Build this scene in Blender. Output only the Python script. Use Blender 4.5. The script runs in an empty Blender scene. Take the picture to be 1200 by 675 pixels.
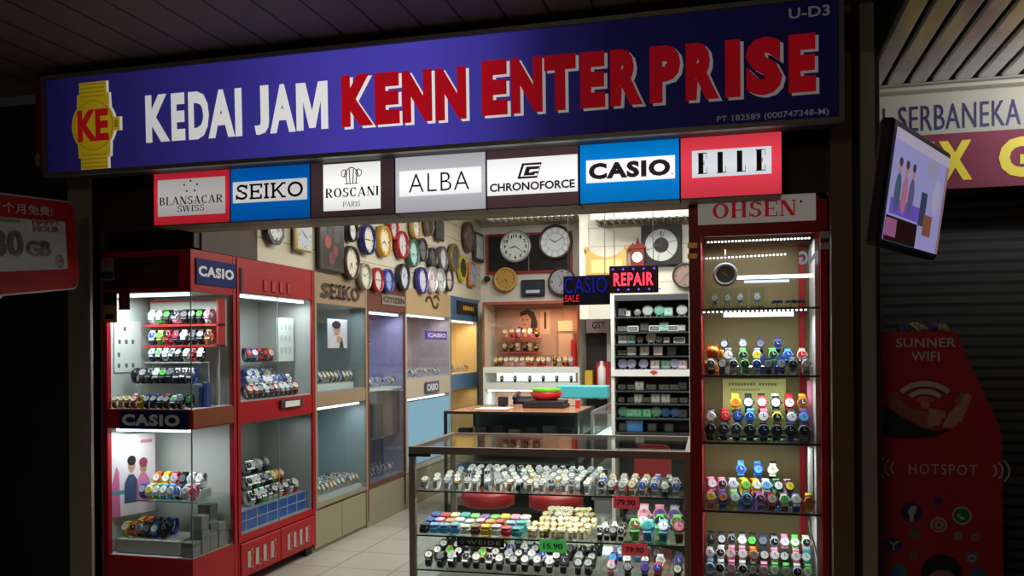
import bpy, math, random
from mathutils import Matrix, Vector
random.seed(7)
PI = math.pi
scene = bpy.context.scene
col = scene.collection
# ------------------------------------------------------------------ camera model (also used to measure real places from the photo)
F, CX, CY, TH, RO, HC = 1000.0, 600.0, 409.0, math.atan(.262), .0074, 1.5
CT, ST = math.cos(TH), math.sin(TH)
def ray(px, py):
    u = px-CX; v = CY-py
    u2 = (u*math.cos(RO)+v*math.sin(RO))/F; v2 = (-u*math.sin(RO)+v*math.cos(RO))/F
    return (u2*CT-ST, u2*ST+CT, v2)
def atY(px, py, Y):
    d = ray(px, py); t = Y/d[1]; return (d[0]*t, Y, HC+d[2]*t)
def atX(px, py, X):
    d = ray(px, py); t = X/d[0]; return (X, d[1]*t, HC+d[2]*t)
def atZ(px, py, Z):
    d = ray(px, py); t = (Z-HC)/d[2]; return (d[0]*t, d[1]*t, Z)
cam_d = bpy.data.cameras.new('camera'); cam = bpy.data.objects.new('camera', cam_d); col.objects.link(cam)
rt, up, bk = Vector((CT, ST, 0)), Vector((0, 0, 1)), Vector((ST, -CT, 0))
r2 = rt*math.cos(RO)-up*math.sin(RO); u2 = rt*math.sin(RO)+up*math.cos(RO)
M = Matrix((r2, u2, bk)).transposed().to_4x4(); M.translation = (0, 0, HC)
cam.matrix_world = M
cam_d.sensor_width = 36; cam_d.lens = 30.0; cam_d.shift_y = (CY-337.5)/1200; cam_d.clip_start = .05
scene.camera = cam
scene.view_settings.view_transform = 'Standard'
try: scene.cycles.use_denoising = True
except Exception: pass
scene.cycles.max_bounces = 10; scene.cycles.transparent_max_bounces = 24; scene.cycles.diffuse_bounces = 3
scene.cycles.sample_clamp_indirect = 4.0; scene.cycles.caustics_reflective = False; scene.cycles.caustics_refractive = False
# ------------------------------------------------------------------ materials
def lin(c): return tuple(((v/255)/12.92 if v/255 <= .04045 else ((v/255+.055)/1.055)**2.4) for v in c)
_m = {}
def mat(rgb, rough=.5, metal=0., emit=0., name=None, noise=0., spec=.5):
    k = (tuple(rgb), rough, metal, emit, noise, spec)
    if k in _m: return _m[k]
    m = bpy.data.materials.new(name or 'paint'); m.use_nodes = True
    nt = m.node_tree; p = nt.nodes['Principled BSDF']; c = lin(rgb)
    p.inputs['Base Color'].default_value = (*c, 1); p.inputs['Roughness'].default_value = rough
    p.inputs['Metallic'].default_value = metal; p.inputs['Specular IOR Level'].default_value = spec
    if emit:
        p.inputs['Emission Color'].default_value = (*c, 1); p.inputs['Emission Strength'].default_value = emit
    if noise:
        tc = nt.nodes.new('ShaderNodeTexCoord'); n = nt.nodes.new('ShaderNodeTexNoise'); n.inputs['Scale'].default_value = 9; n.inputs['Detail'].default_value = 5
        mx = nt.nodes.new('ShaderNodeMix'); mx.data_type = 'RGBA'
        mx.inputs[6].default_value = (*[v*(1-noise) for v in c], 1); mx.inputs[7].default_value = (*[min(1, v*(1+noise)) for v in c], 1)
        nt.links.new(tc.outputs['Object'], n.inputs['Vector']); nt.links.new(n.outputs['Fac'], mx.inputs[0]); nt.links.new(mx.outputs[2], p.inputs['Base Color'])
    _m[k] = m; return m
def led(rgb, s): # a self-lit surface (lamp or screen)
    k = ('led', tuple(rgb), s)
    if k in _m: return _m[k]
    m = bpy.data.materials.new('lamp_face'); m.use_nodes = True; nt = m.node_tree; nt.nodes.clear()
    o = nt.nodes.new('ShaderNodeOutputMaterial'); e = nt.nodes.new('ShaderNodeEmission')
    e.inputs[0].default_value = (*lin(rgb), 1); e.inputs[1].default_value = s
    nt.links.new(e.outputs[0], o.inputs[0]); _m[k] = m; return m
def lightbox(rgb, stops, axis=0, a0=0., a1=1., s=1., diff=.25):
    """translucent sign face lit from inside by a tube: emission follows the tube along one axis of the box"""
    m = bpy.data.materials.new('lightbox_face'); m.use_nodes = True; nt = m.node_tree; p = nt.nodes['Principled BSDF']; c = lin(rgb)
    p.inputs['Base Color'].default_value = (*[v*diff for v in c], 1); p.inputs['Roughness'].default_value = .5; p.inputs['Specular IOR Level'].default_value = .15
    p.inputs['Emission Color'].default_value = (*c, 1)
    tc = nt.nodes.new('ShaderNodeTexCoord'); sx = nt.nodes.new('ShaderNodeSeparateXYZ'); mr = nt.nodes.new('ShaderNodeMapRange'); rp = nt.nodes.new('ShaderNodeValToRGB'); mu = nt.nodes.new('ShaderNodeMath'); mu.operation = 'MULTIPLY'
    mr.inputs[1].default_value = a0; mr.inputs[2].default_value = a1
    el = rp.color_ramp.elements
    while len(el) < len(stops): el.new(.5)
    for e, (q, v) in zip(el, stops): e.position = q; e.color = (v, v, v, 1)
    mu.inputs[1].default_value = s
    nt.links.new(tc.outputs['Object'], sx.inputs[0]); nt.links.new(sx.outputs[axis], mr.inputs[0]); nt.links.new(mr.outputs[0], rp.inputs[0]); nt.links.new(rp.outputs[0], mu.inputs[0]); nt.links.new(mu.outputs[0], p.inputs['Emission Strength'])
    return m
def glass(tint=(225, 240, 235), refl=.6):
    k = ('glass', tuple(tint), refl)
    if k in _m: return _m[k]
    m = bpy.data.materials.new('thin_glass'); m.use_nodes = True; nt = m.node_tree; nt.nodes.clear()
    o = nt.nodes.new('ShaderNodeOutputMaterial'); t = nt.nodes.new('ShaderNodeBsdfTransparent'); g = nt.nodes.new('ShaderNodeBsdfGlossy'); x = nt.nodes.new('ShaderNodeMixShader'); f = nt.nodes.new('ShaderNodeFresnel'); mu = nt.nodes.new('ShaderNodeMath'); mu.operation = 'MULTIPLY'
    t.inputs[0].default_value = (*lin(tint), 1); g.inputs[0].default_value = (1, 1, 1, 1); g.inputs['Roughness'].default_value = .02; f.inputs[0].default_value = 1.45; mu.inputs[1].default_value = refl
    nt.links.new(f.outputs[0], mu.inputs[0]); nt.links.new(mu.outputs[0], x.inputs[0]); nt.links.new(t.outputs[0], x.inputs[1]); nt.links.new(g.outputs[0], x.inputs[2]); nt.links.new(x.outputs[0], o.inputs[0])
    _m[k] = m; return m
def texmat(kind, c1, c2, scale, rough=.5, axis=0, gap=.08, metal=0., rot=0., row=.5):
    """procedural patterns: 'tile' / 'brick' / 'groove' (parallel grooves across one axis)"""
    m = bpy.data.materials.new(kind+'_pattern'); m.use_nodes = True; nt = m.node_tree; p = nt.nodes['Principled BSDF']
    p.inputs['Roughness'].default_value = rough; p.inputs['Metallic'].default_value = metal
    tc = nt.nodes.new('ShaderNodeTexCoord')
    if kind == 'groove':
        sx = nt.nodes.new('ShaderNodeSeparateXYZ'); mu = nt.nodes.new('ShaderNodeMath'); mu.operation = 'MULTIPLY'; mu.inputs[1].default_value = 1/scale
        fr = nt.nodes.new('ShaderNodeMath'); fr.operation = 'FRACT'; gt = nt.nodes.new('ShaderNodeMath'); gt.operation = 'LESS_THAN'; gt.inputs[1].default_value = gap
        mx = nt.nodes.new('ShaderNodeMix'); mx.data_type = 'RGBA'; mx.inputs[6].default_value = (*lin(c1), 1); mx.inputs[7].default_value = (*lin(c2), 1)
        nt.links.new(tc.outputs['Object'], sx.inputs[0]); nt.links.new(sx.outputs[axis], mu.inputs[0]); nt.links.new(mu.outputs[0], fr.inputs[0]); nt.links.new(fr.outputs[0], gt.inputs[0]); nt.links.new(gt.outputs[0], mx.inputs[0]); nt.links.new(mx.outputs[2], p.inputs['Base Color'])
    else:
        b = nt.nodes.new('ShaderNodeTexBrick'); b.offset = 0 if kind == 'tile' else .5; b.inputs['Color1'].default_value = (*lin(c1), 1); b.inputs['Color2'].default_value = (*[v*.93 for v in lin(c1)], 1); b.inputs['Mortar'].default_value = (*lin(c2), 1)
        b.inputs['Scale'].default_value = 1; b.inputs['Brick Width'].default_value = scale; b.inputs['Row Height'].default_value = scale*(1 if kind == 'tile' else row); b.inputs['Mortar Size'].default_value = gap
        mp = nt.nodes.new('ShaderNodeMapping'); mp.inputs['Rotation'].default_value = (rot, 0, 0) if kind != 'tile' else (0, 0, 0)
        nt.links.new(tc.outputs['Object'], mp.inputs[0]); nt.links.new(mp.outputs[0], b.inputs['Vector']); nt.links.new(b.outputs['Color'], p.inputs['Base Color'])
    return m
# ------------------------------------------------------------------ mesh builder
_tx = {}
def textmesh(body, bold=0., space=1.):
    k = (body, bold, space)
    if k in _tx: return _tx[k]
    c = bpy.data.curves.new('t', 'FONT'); c.body = body; c.offset = bold; c.space_character = space; c.resolution_u = 3
    o = bpy.data.objects.new('t', c); col.objects.link(o)
    dg = bpy.context.evaluated_depsgraph_get(); dg.update()
    me = o.evaluated_get(dg).to_mesh(); vs = [(v.co.x, v.co.y) for v in me.vertices]; fs = [tuple(p.vertices) for p in me.polygons]
    o.evaluated_get(dg).to_mesh_clear(); bpy.data.objects.remove(o); bpy.data.curves.remove(c)
    x0 = min(v[0] for v in vs); x1 = max(v[0] for v in vs); y0 = min(v[1] for v in vs); y1 = max(v[1] for v in vs)
    vs = [((x-x0)/max(x1-x0, 1e-6), (y-y0)/max(y1-y0, 1e-6)) for x, y in vs]
    _tx[k] = (vs, fs); return _tx[k]
class MB:
    def __init__(s): s.v = []; s.f = []; s.mi = []; s.ms = []; s.sm = []
    def slot(s, m):
        if m not in s.ms: s.ms.append(m)
        return s.ms.index(m)
    def add(s, vs, fs, m, smooth=False):
        b = len(s.v); i = s.slot(m); s.v += [tuple(v) for v in vs]
        for f in fs: s.f.append(tuple(b+q for q in f)); s.mi.append(i); s.sm.append(smooth)
        return s
    def box(s, a0, a1, b0, b1, z0, z1, m, bev=0.):
        if a0 > a1: a0, a1 = a1, a0
        if b0 > b1: b0, b1 = b1, b0
        if z0 > z1: z0, z1 = z1, z0
        if bev <= 0:
            vs = [(x, y, z) for x in (a0, a1) for y in (b0, b1) for z in (z0, z1)]
            return s.add(vs, [(0, 1, 3, 2), (4, 6, 7, 5), (0, 4, 5, 1), (2, 3, 7, 6), (0, 2, 6, 4), (1, 5, 7, 3)], m)
        e = min(bev, (a1-a0)/2.01, (b1-b0)/2.01, (z1-z0)/2.01); c = ((a0+a1)/2, (b0+b1)/2, (z0+z1)/2); h = ((a1-a0)/2, (b1-b0)/2, (z1-z0)/2)
        vs = []; idx = {}
        for sx in (-1, 1):
            for sy in (-1, 1):
                for sz in (-1, 1):
                    for ax in range(3):
                        g = (sx, sy, sz); p = [c[k]+g[k]*(h[k]-(0 if k == ax else e)) for k in range(3)]
                        idx[(sx, sy, sz, ax)] = len(vs); vs.append(p)
        fs = []
        S = (-1, 1)
        for sx in S: q = [idx[(sx, -1, -1, 0)], idx[(sx, 1, -1, 0)], idx[(sx, 1, 1, 0)], idx[(sx, -1, 1, 0)]]; fs.append(q if sx > 0 else q[::-1])
        for sy in S: q = [idx[(-1, sy, -1, 1)], idx[(-1, sy, 1, 1)], idx[(1, sy, 1, 1)], idx[(1, sy, -1, 1)]]; fs.append(q if sy > 0 else q[::-1])
        for sz in S: q = [idx[(-1, -1, sz, 2)], idx[(1, -1, sz, 2)], idx[(1, 1, sz, 2)], idx[(-1, 1, sz, 2)]]; fs.append(q if sz > 0 else q[::-1])
        for x in S:
            for y in S:
                fs.append([idx[(x, y, -1, 0)], idx[(x, y, -1, 1)], idx[(x, y, 1, 1)], idx[(x, y, 1, 0)]]); fs.append([idx[(x, -1, y, 0)], idx[(x, -1, y, 2)], idx[(x, 1, y, 2)], idx[(x, 1, y, 0)]]); fs.append([idx[(-1, x, y, 1)], idx[(-1, x, y, 2)], idx[(1, x, y, 2)], idx[(1, x, y, 1)]])
                for z in S: fs.append([idx[(x, y, z, 0)], idx[(x, y, z, 1)], idx[(x, y, z, 2)]])
        return s.add(vs, fs, m)
    def poly(s, pts, b, m):   # flat figure facing -b
        return s.add([(p[0], b, p[1]) for p in pts], [tuple(range(len(pts)))], m)
    def rect(s, a0, a1, z0, z1, b, m): return s.poly([(a0, z0), (a1, z0), (a1, z1), (a0, z1)], b, m)
    def disc(s, a, z, ra, rz, b, m, n=20, p0=0., p1=2*PI):
        return s.poly([(a+ra*math.cos(p0+(p1-p0)*i/n), z+rz*math.sin(p0+(p1-p0)*i/n)) for i in range(n if p1-p0 > 6.2 else n+1)], b, m)
    def arc(s, a, z, ra, rz, p0, p1, tv, th, b, m, n=16):   # stroke of varying width: tv at the sides, th at top and bottom
        o = []; i_ = []
        for k in range(n+1):
            p = p0+(p1-p0)*k/n; c, q = math.cos(p), math.sin(p)
            o.append((a+ra*c, z+rz*q)); i_.append((a+(ra-tv)*c, z+(rz-th)*q))
        vs = [(p[0], b, p[1]) for p in o+i_]; N = n+1
        return s.add(vs, [(k, k+1, N+k+1, N+k) for k in range(n)], m)
    def prism(s, pts, b0, b1, m):
        n = len(pts); vs = [(p[0], b0, p[1]) for p in pts]+[(p[0], b1, p[1]) for p in pts]
        return s.add(vs, [tuple(range(n)), tuple(range(2*n-1, n-1, -1))]+[(i, n+i, n+(i+1) % n, (i+1) % n) for i in range(n)], m)
    def lathe(s, prof, m, c=(0, 0, 0), axis='z', n=20, smooth=True):  # prof: (radius, height)
        vs = []; fs = []
        for r, h in prof:
            for k in range(n):
                x, y = r*math.cos(2*PI*k/n), r*math.sin(2*PI*k/n)
                p = (x, y, h) if axis == 'z' else ((x, -h, y) if axis == 'b' else (h, x, y))
                vs.append((p[0]+c[0], p[1]+c[1], p[2]+c[2]))
        for j in range(len(prof)-1):
            for k in range(n): fs.append((j*n+k, j*n+(k+1) % n, (j+1)*n+(k+1) % n, (j+1)*n+k))
        ring = prof[0] == prof[-1]
        if prof[0][0] > 1e-4 and not ring: fs.append(tuple(range(n-1, -1, -1)))
        if prof[-1][0] > 1e-4 and not ring: fs.append(tuple((len(prof)-1)*n+k for k in range(n)))
        return s.add(vs, fs, m, smooth)
    def tube(s, pts, r, m, n=8):
        P = [Vector(p) for p in pts]; vs = []; fs = []
        for i, p in enumerate(P):
            t = (P[min(i+1, len(P)-1)]-P[max(i-1, 0)]).normalized(); a = t.cross(Vector((0, 0, 1)));
            if a.length < .05: a = t.cross(Vector((1, 0, 0)))
            a.normalize(); b = t.cross(a); rr = r[i] if isinstance(r, (list, tuple)) else r
            for k in range(n): vs.append(p+(a*math.cos(2*PI*k/n)+b*math.sin(2*PI*k/n))*rr)
        for i in range(len(P)-1):
            for k in range(n): fs.append((i*n+k, i*n+(k+1) % n, (i+1)*n+(k+1) % n, (i+1)*n+k))
        fs += [tuple(range(n-1, -1, -1)), tuple((len(P)-1)*n+k for k in range(n))]
        return s.add(vs, fs, m, True)
    def ball(s, c, r, m, n=14, k=9):   # r: (rx, ry, rz)
        if not isinstance(r, (list, tuple)): r = (r, r, r)
        vs = []; fs = []
        for i in range(k+1):
            t = PI*i/k
            for j in range(n): vs.append((c[0]+r[0]*math.sin(t)*math.cos(2*PI*j/n), c[1]+r[1]*math.sin(t)*math.sin(2*PI*j/n), c[2]+r[2]*math.cos(t)))
        for i in range(k):
            for j in range(n): fs.append((i*n+j, (i+1)*n+j, (i+1)*n+(j+1) % n, i*n+(j+1) % n))
        return s.add(vs, fs, m, True)
    def text(s, body, a0, a1, z0, z1, b, m, bold=0., space=1., mirror=False):
        vs, fs = textmesh(body, bold, space)
        if a0 > a1: a0, a1 = a1, a0
        if z0 > z1: z0, z1 = z1, z0
        return s.add([(a0+(a1-a0)*((1-x) if mirror else x), b, z0+(z1-z0)*y) for x, y in vs], fs, m)
    def serif(s, body, a0, a1, z0, z1, b, m, tk=.2, tn=.06, gap=.12):
        """letters with thick and thin strokes and feet, drawn stroke by stroke"""
        W = {'I': .32, 'W': 1.2, 'O': .95, 'C': .85, 'A': .95, 'H': .95, 'N': .95, 'K': .9, 'R': .9, ' ': .5, 'S': .72, 'L': .75, 'E': .78, 'B': .82, 'P': .8}
        tot = sum(W.get(c, .8) for c in body)+gap*(len(body)-1); k = (a1-a0)/tot; h = z1-z0; x = a0
        def V(u, w0=0., w1=1., t=tk): s.rect(x+(u-t/2)*k, x+(u+t/2)*k, z0+w0*h, z0+w1*h, b, m)
        def Hh(u0, u1, w, t=tn): s.rect(x+u0*k, x+u1*k, z0+(w-t/2)*h, z0+(w+t/2)*h, b, m)
        def D(u0, w0, u1, w1, t): s.poly([(x+(u0-t/2)*k, z0+w0*h), (x+(u0+t/2)*k, z0+w0*h), (x+(u1+t/2)*k, z0+w1*h), (x+(u1-t/2)*k, z0+w1*h)][::(1 if w1 > w0 else -1)], b, m)
        def A(u, w, ru, rw, p0, p1, tv=tk, th=tn*1.3): s.arc(x+u*k, z0+w*h, ru*k, rw*h, p0, p1, tv*k, th*h, b, m)
        def ft(u, w, r=.16): Hh(u-r, u+r, w-tn/2 if w > .5 else w+tn/2)
        for c in body:
            w = W.get(c, .8); l = tk/2+.07; r = w-l
            if c == 'A': D(.08, 0, w/2, 1, tn*1.4); D(w-.14, 0, w/2-.02, 1, tk); Hh(.2, w-.25, .32); ft(.1, 0, .12); ft(w-.14, 0, .15)
            elif c == 'B': V(l); ft(l-.02, 0, .12); ft(l-.02, 1, .12); A(w*.42, .75, w*.45, .25, -PI/2, PI/2); A(w*.42, .27, w*.54, .27, -PI/2, PI/2); Hh(l, w*.45, 1-tn/2); Hh(l, w*.45, tn/2); Hh(l, w*.45, .52)
            elif c == 'C': A(w*.52, .5, w*.5, .5, PI*.22, PI*1.78); V(w*.86, .62, .97, tn)
            elif c == 'E': V(l); Hh(0, w*.95, 1-tn/2); Hh(0, w, tn/2); Hh(l, w*.7, .5); V(w*.95, .72, 1, tn); V(w-tn/2, 0, .3, tn); V(w*.7, .38, .62, tn)
            elif c == 'H': V(l); V(r); Hh(l, r, .5); [ft(q, e) for q in (l, r) for e in (0, 1)]
            elif c == 'I': V(w/2); ft(w/2, 0); ft(w/2, 1)
            elif c == 'K': V(l); ft(l, 0); ft(l, 1); D(l+.05, .4, w-.12, 1, tn*1.5); D(w-.14, 0, l+.25, .55, tk); ft(w-.12, 1, .13); ft(w-.12, 0, .14)
            elif c == 'L': V(l); ft(l, 1); Hh(0, w, tn/2); V(w-tn/2, 0, .32, tn)
            elif c == 'N': V(l-.04, 0, 1, tn*1.2); V(r+.06, 0, 1, tn*1.2); D(r, 0, l, 1, tk*1.15); ft(l-.04, 0, .13); ft(r+.06, 1, .13); ft(l-.04, 1, .1)
            elif c == 'O': A(w/2, .5, w/2, .5, 0, 2*PI)
            elif c == 'P': V(l); ft(l, 0); A(w*.45, .72, w*.52, .28, -PI/2, PI/2); Hh(0, w*.47, 1-tn/2); Hh(l, w*.47, .46)
            elif c == 'R': V(l); ft(l, 0); A(w*.42, .74, w*.48, .26, -PI/2, PI/2); Hh(0, w*.45, 1-tn/2); Hh(l, w*.45, .5); D(w-.13, 0, w*.45, .5, tk); ft(w-.08, 0, .1)
            elif c == 'S': A(w/2, .74, w*.44, .26, PI*.1, PI*1.5, tk*.9); A(w/2, .27, w*.48, .27, -PI*.9, PI*.5, tk*.9); V(w*.9, .68, .97, tn); V(w*.05, .03, .33, tn)
            elif c == 'W': D(.3, 0, .08, 1, tk); D(.3, 0, .56, 1, tn*1.3); D(.84, 0, .6, 1, tk); D(.84, 0, 1.1, 1, tn*1.3); ft(.08, 1, .13); ft(.58, 1, .13); ft(1.1, 1, .1)
            x += (w+gap)*k
        return s
    def mesh(s, name):
        me = bpy.data.meshes.new(name); me.from_pydata(s.v, [], s.f); me.polygons.foreach_set('material_index', s.mi); me.polygons.foreach_set('use_smooth', s.sm)
        for m in s.ms: me.materials.append(m)
        me.validate(); me.update(); return me
    def build(s, name, parent=None, label=None):
        if not s.v: return None
        o = bpy.data.objects.new(name, s.mesh(name)); col.objects.link(o)
        if parent: o.parent = parent
        if label: o['label'] = label
        return o
    def solo(s, name, label, cat, group=None, kind=None, fr=None):   # a top-level thing that is one mesh, origin at its base
        fr = fr or FW
        xs = [v[0] for v in s.v]; ys = [v[1] for v in s.v]; z = min(v[2] for v in s.v); cx, cy = (min(xs)+max(xs))/2, (min(ys)+max(ys))/2
        s.v = [(v[0]-cx, v[1]-cy, v[2]-z) for v in s.v]
        o = bpy.data.objects.new(name, s.mesh(name)); col.objects.link(o); o.location = fr.w(cx, cy, z); o.rotation_euler = (0, 0, fr.rz)
        tag(o, label, cat, group, kind); return o
    def struct(s, name, label=None):
        o = s.build(name); o['kind'] = 'structure'
        if label: o['label'] = label
        return o
def tag(o, label=None, cat=None, group=None, kind=None):
    if label: o['label'] = label
    if cat: o['category'] = cat
    if group: o['group'] = group
    if kind: o['kind'] = kind
    return o
class Fr:
    """a frame standing on the floor: a runs along the front (left to right as one faces it), b goes inwards, z up"""
    def __init__(s, kind, plane, origin=0.): s.k = kind; s.p = plane; s.o = origin; s.rz = PI/2 if kind == 'X' else 0.; s.loc = (plane, origin, 0) if kind == 'X' else (origin, plane, 0)
    def w(s, a, b, z): return (s.p-b, s.o+a, z) if s.k == 'X' else (s.o+a, s.p+b, z)
    def l(s, px, py, b=0.):
        if s.k == 'X': q = atX(px, py, s.p-b); return q[1]-s.o, q[2]
        q = atY(px, py, s.p+b); return q[0]-s.o, q[2]
    def r(s, x0, y0, x1, y1, b=0.):
        p = s.l(x0, (y0+y1)/2, b); q = s.l(x1, (y0+y1)/2, b); m = (x0+x1)/2
        return p[0], q[0], s.l(m, y1, b)[1], s.l(m, y0, b)[1]
    def thing(s, name, label, cat, group=None, a=0., b=0., z=0.):
        o = bpy.data.objects.new(name, None); col.objects.link(o); o.location = s.w(a, b, z); o.rotation_euler = (0, 0, s.rz); o.empty_display_size = .1
        return tag(o, label, cat, group)
FW = Fr('Y', 0., 0.)
ORD = 'first second third fourth fifth sixth seventh eighth ninth tenth eleventh twelfth thirteenth fourteenth fifteenth sixteenth seventeenth eighteenth nineteenth twentieth twenty-first twenty-second twenty-third twenty-fourth twenty-fifth twenty-sixth twenty-seventh twenty-eighth twenty-ninth thirtieth'.split()
def lamp(loc, size, power, rgb=(255, 250, 240), down=(0, 0, -1), sy=None):
    d = bpy.data.lights.new('lamp', 'AREA'); d.energy = power; d.color = lin(rgb); d.size = size
    if sy: d.shape = 'RECTANGLE'; d.size_y = sy
    o = bpy.data.objects.new('area_lamp', d); col.objects.link(o); o.location = loc; o.rotation_euler = Vector(down).to_track_quat('-Z', 'Y').to_euler(); return o
# ------------------------------------------------------------------ the setting
XL, YB, XR = -3.0, 10.0, .56
black = mat((14, 12, 12), .6); dkbrown = mat((40, 28, 22), .6, noise=.2); white = mat((225, 224, 216), .5); offwhite = mat((205, 202, 188), .5)
redp = mat((156, 16, 28), .4, noise=.12, spec=.3); dkred = mat((96, 10, 18), .35); steel = mat((150, 150, 150), .3, .9); grey = mat((110, 106, 98), .5); dkgrey = mat((38, 37, 38), .5); GL = glass((245, 250, 248), .55); GS = glass((243, 250, 247), .45)
MB().box(-6.5, 4, -2, 10.2, -.1, 0, texmat('tile', (172, 168, 156), (120, 116, 106), .45, .3, gap=.006)).struct('floor', 'pale beige square floor tiles inside the shop')
m = MB()
tr = texmat('groove', (112, 98, 88), (22, 18, 16), .2, .6, 0, .07)
m.box(-6.5, .61, -2, 4.1, 3.0, 3.04, tr).struct('ceiling', 'dark boarded ceiling over the walkway')
MB().box(XL-.65, XR+.1, 4.1, 10.2, 3.06, 3.12, mat((215, 214, 205), .7)).struct('ceiling.001', 'white shop ceiling')
MB().box(XL-.65, XR+.1, YB, YB+.1, 0, 3.06, mat((212, 208, 194), .6, noise=.04)).struct('wall_back', 'off-white back wall of the shop')
MB().box(XR, XR+.1, 4.3, YB, 0, 3.06, mat((150, 138, 112), .6)).struct('wall_right')
slat = texmat('groove', (204, 198, 178), (146, 138, 118), .16, .5, 2, .05)
m = MB(); m.box(XL-.66, XL-.6, 4.25, YB, 0, 3.06, mat((120, 116, 108), .6)); m.struct('wall_left')
MB().box(XL-.08, XL-.01, 4.96, YB, 2.09, 3.06, slat).struct('wall_left.001', 'cream slatted wall band above the side showcases')
MB().box(XL-.08, XL-.01, 4.36, 4.96, 2.09, 3.06, mat((62, 46, 34), .6, noise=.2)).struct('trim_1', 'dark brown boarding above the first red showcase')
MB().box(XL-.6, XL-.02, 4.3, 4.36, 2.1, 3.06, mat((24, 19, 17), .6, noise=.3)).struct('trim_2', 'dark panel above the corner showcase')
MB().box(XL-.6, XR, 4.1, 4.3, 2.2, 3.05, mat((44, 32, 28), .6)).struct('beam', 'dark beam behind the signs')
MB().box(XL-.02, XR, 4.1, 4.31, 2.185, 2.2, mat((150, 138, 108), .6)).struct('trim_3', 'beige board under the beam')
MB().box(-3.62, -3.473, 4.0, 4.02, 0, 3.0, mat((132, 126, 112), .7, noise=.08)).struct('pillar', 'grey pillar left of the shop front')
MB().box(.412, .5, 4.0, 4.25, 0, 3.0, mat((104, 76, 42), .55, noise=.2)).struct('pillar.001', 'brown post right of the shop front')
MB().box(.5, .535, 4.05, 4.25, 0, 3.0, black).struct('trim_4')
MB().box(.535, .594, 4.0, 4.3, 0, 3.0, mat((140, 136, 122), .7, noise=.08)).struct('pillar.002', 'grey edge of the dividing pillar')
MB().box(.594, .62, 4.05, 4.9, 0, 3.0, mat((40, 38, 36), .7)).struct('wall_right.001')
MB().box(-6.5, -3.62, 4.25, 4.35, 0, 3.0, mat((26, 22, 24), .8)).struct('wall_left.002', 'dark neighbouring shop front at the left')
MB().box(.6, 4, 4.9, 4.96, 0, 2.3, texmat('groove', (60, 54, 46), (16, 14, 12), .055, .5, 2, .35)).struct('door_1', 'closed dark roller shutter of the shop at the right')
MB().box(.62, 4, 4.62, 5.0, 2.74, 3.05, mat((170, 160, 140), .6)).struct('beam.001')
m = MB(); mm = mat((190, 188, 182), .3, .7, noise=.25)
x = .61
while x < 4: # ribbed metal ceiling of the next shop
    m.box(x+.012, x+.092, -1, 4.6, 2.775, 2.81, mm, .008); x += .1
m.box(.61, 4, -1, 4.6, 2.81, 3.06, mat((20, 18, 18), .6)); m.struct('ceiling.002', 'ribbed pale metal ceiling over the next shop')
x = .7; m = MB(); m.box(.62, 4, 4.54, 4.6, 2.752, 2.775, mat((185, 178, 160), .6)); m.box(.62, 4, 4.5, 4.6, 2.768, 2.776, mat((150, 144, 130), .6)); m.struct('trim_5')
# ------------------------------------------------------------------ main sign board
FS = Fr('Y', 3.75); st = FS.thing('shop_sign', 'long dark blue shop sign with white and red letters over the shop front', 'shop sign', a=-1.55, z=2.44)
st.rotation_euler = (math.radians(1.5), 0, 0)
def SL(x0, y0, x1, y1, b=0): a0, a1, z0, z1 = FS.r(x0, y0, x1, y1, b); return a0+1.55, a1+1.55, z0-2.44, z1-2.44
W0, W1, H1 = -1.965, 1.975, .5
fr_ = mat((120, 118, 112), .45, .4)
MB().box(W0, W1, 0, .17, 0, H1, mat((30, 28, 30), .6)).build('housing', st)
m = MB(); t = .014
m.box(W0-t, W1+t, -.02, .02, -t, .006, fr_); m.box(W0-t, W1+t, -.02, .02, H1-.006, H1+t, fr_); m.box(W0-t, W0+.006, -.02, .02, 0, H1, fr_); m.box(W1-.006, W1+t, -.02, .02, 0, H1, fr_); m.build('frame', st)
def sx(px): return (FS.l(px, 100)[0]+1.55-W0)/(W1-W0)
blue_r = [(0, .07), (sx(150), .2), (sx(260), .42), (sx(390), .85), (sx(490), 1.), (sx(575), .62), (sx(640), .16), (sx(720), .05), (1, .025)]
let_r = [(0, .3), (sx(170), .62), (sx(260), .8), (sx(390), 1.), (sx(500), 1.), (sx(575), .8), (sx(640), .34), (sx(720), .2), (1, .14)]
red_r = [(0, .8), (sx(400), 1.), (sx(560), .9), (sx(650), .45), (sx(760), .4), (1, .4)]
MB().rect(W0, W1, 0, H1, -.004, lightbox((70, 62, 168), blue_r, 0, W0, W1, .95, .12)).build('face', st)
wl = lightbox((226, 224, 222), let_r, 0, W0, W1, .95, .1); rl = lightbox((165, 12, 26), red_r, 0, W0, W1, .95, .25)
def letters(parent, word, x0, x1, yt0, yt1, yb0, yb1, mt, name, bold, space=1.02, dx=0, dz=0, b=-.008):
    """word between two pixel columns of the sign: top line from yt0 to yt1, bottom line from yb0 to yb1"""
    p = FS.l(x0, (yt0+yb0)/2); q = FS.l(x1, (yt1+yb1)/2)
    z1 = (FS.l(x0, yt0)[1]+FS.l(x1, yt1)[1])/2-2.44; z0 = (FS.l(x0, yb0)[1]+FS.l(x1, yb1)[1])/2-2.44
    return MB().text(word, p[0]+1.55+dx, q[0]+1.55+dx, z0+dz, z1+dz, b, mt, bold, space).build(name, parent)
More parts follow.
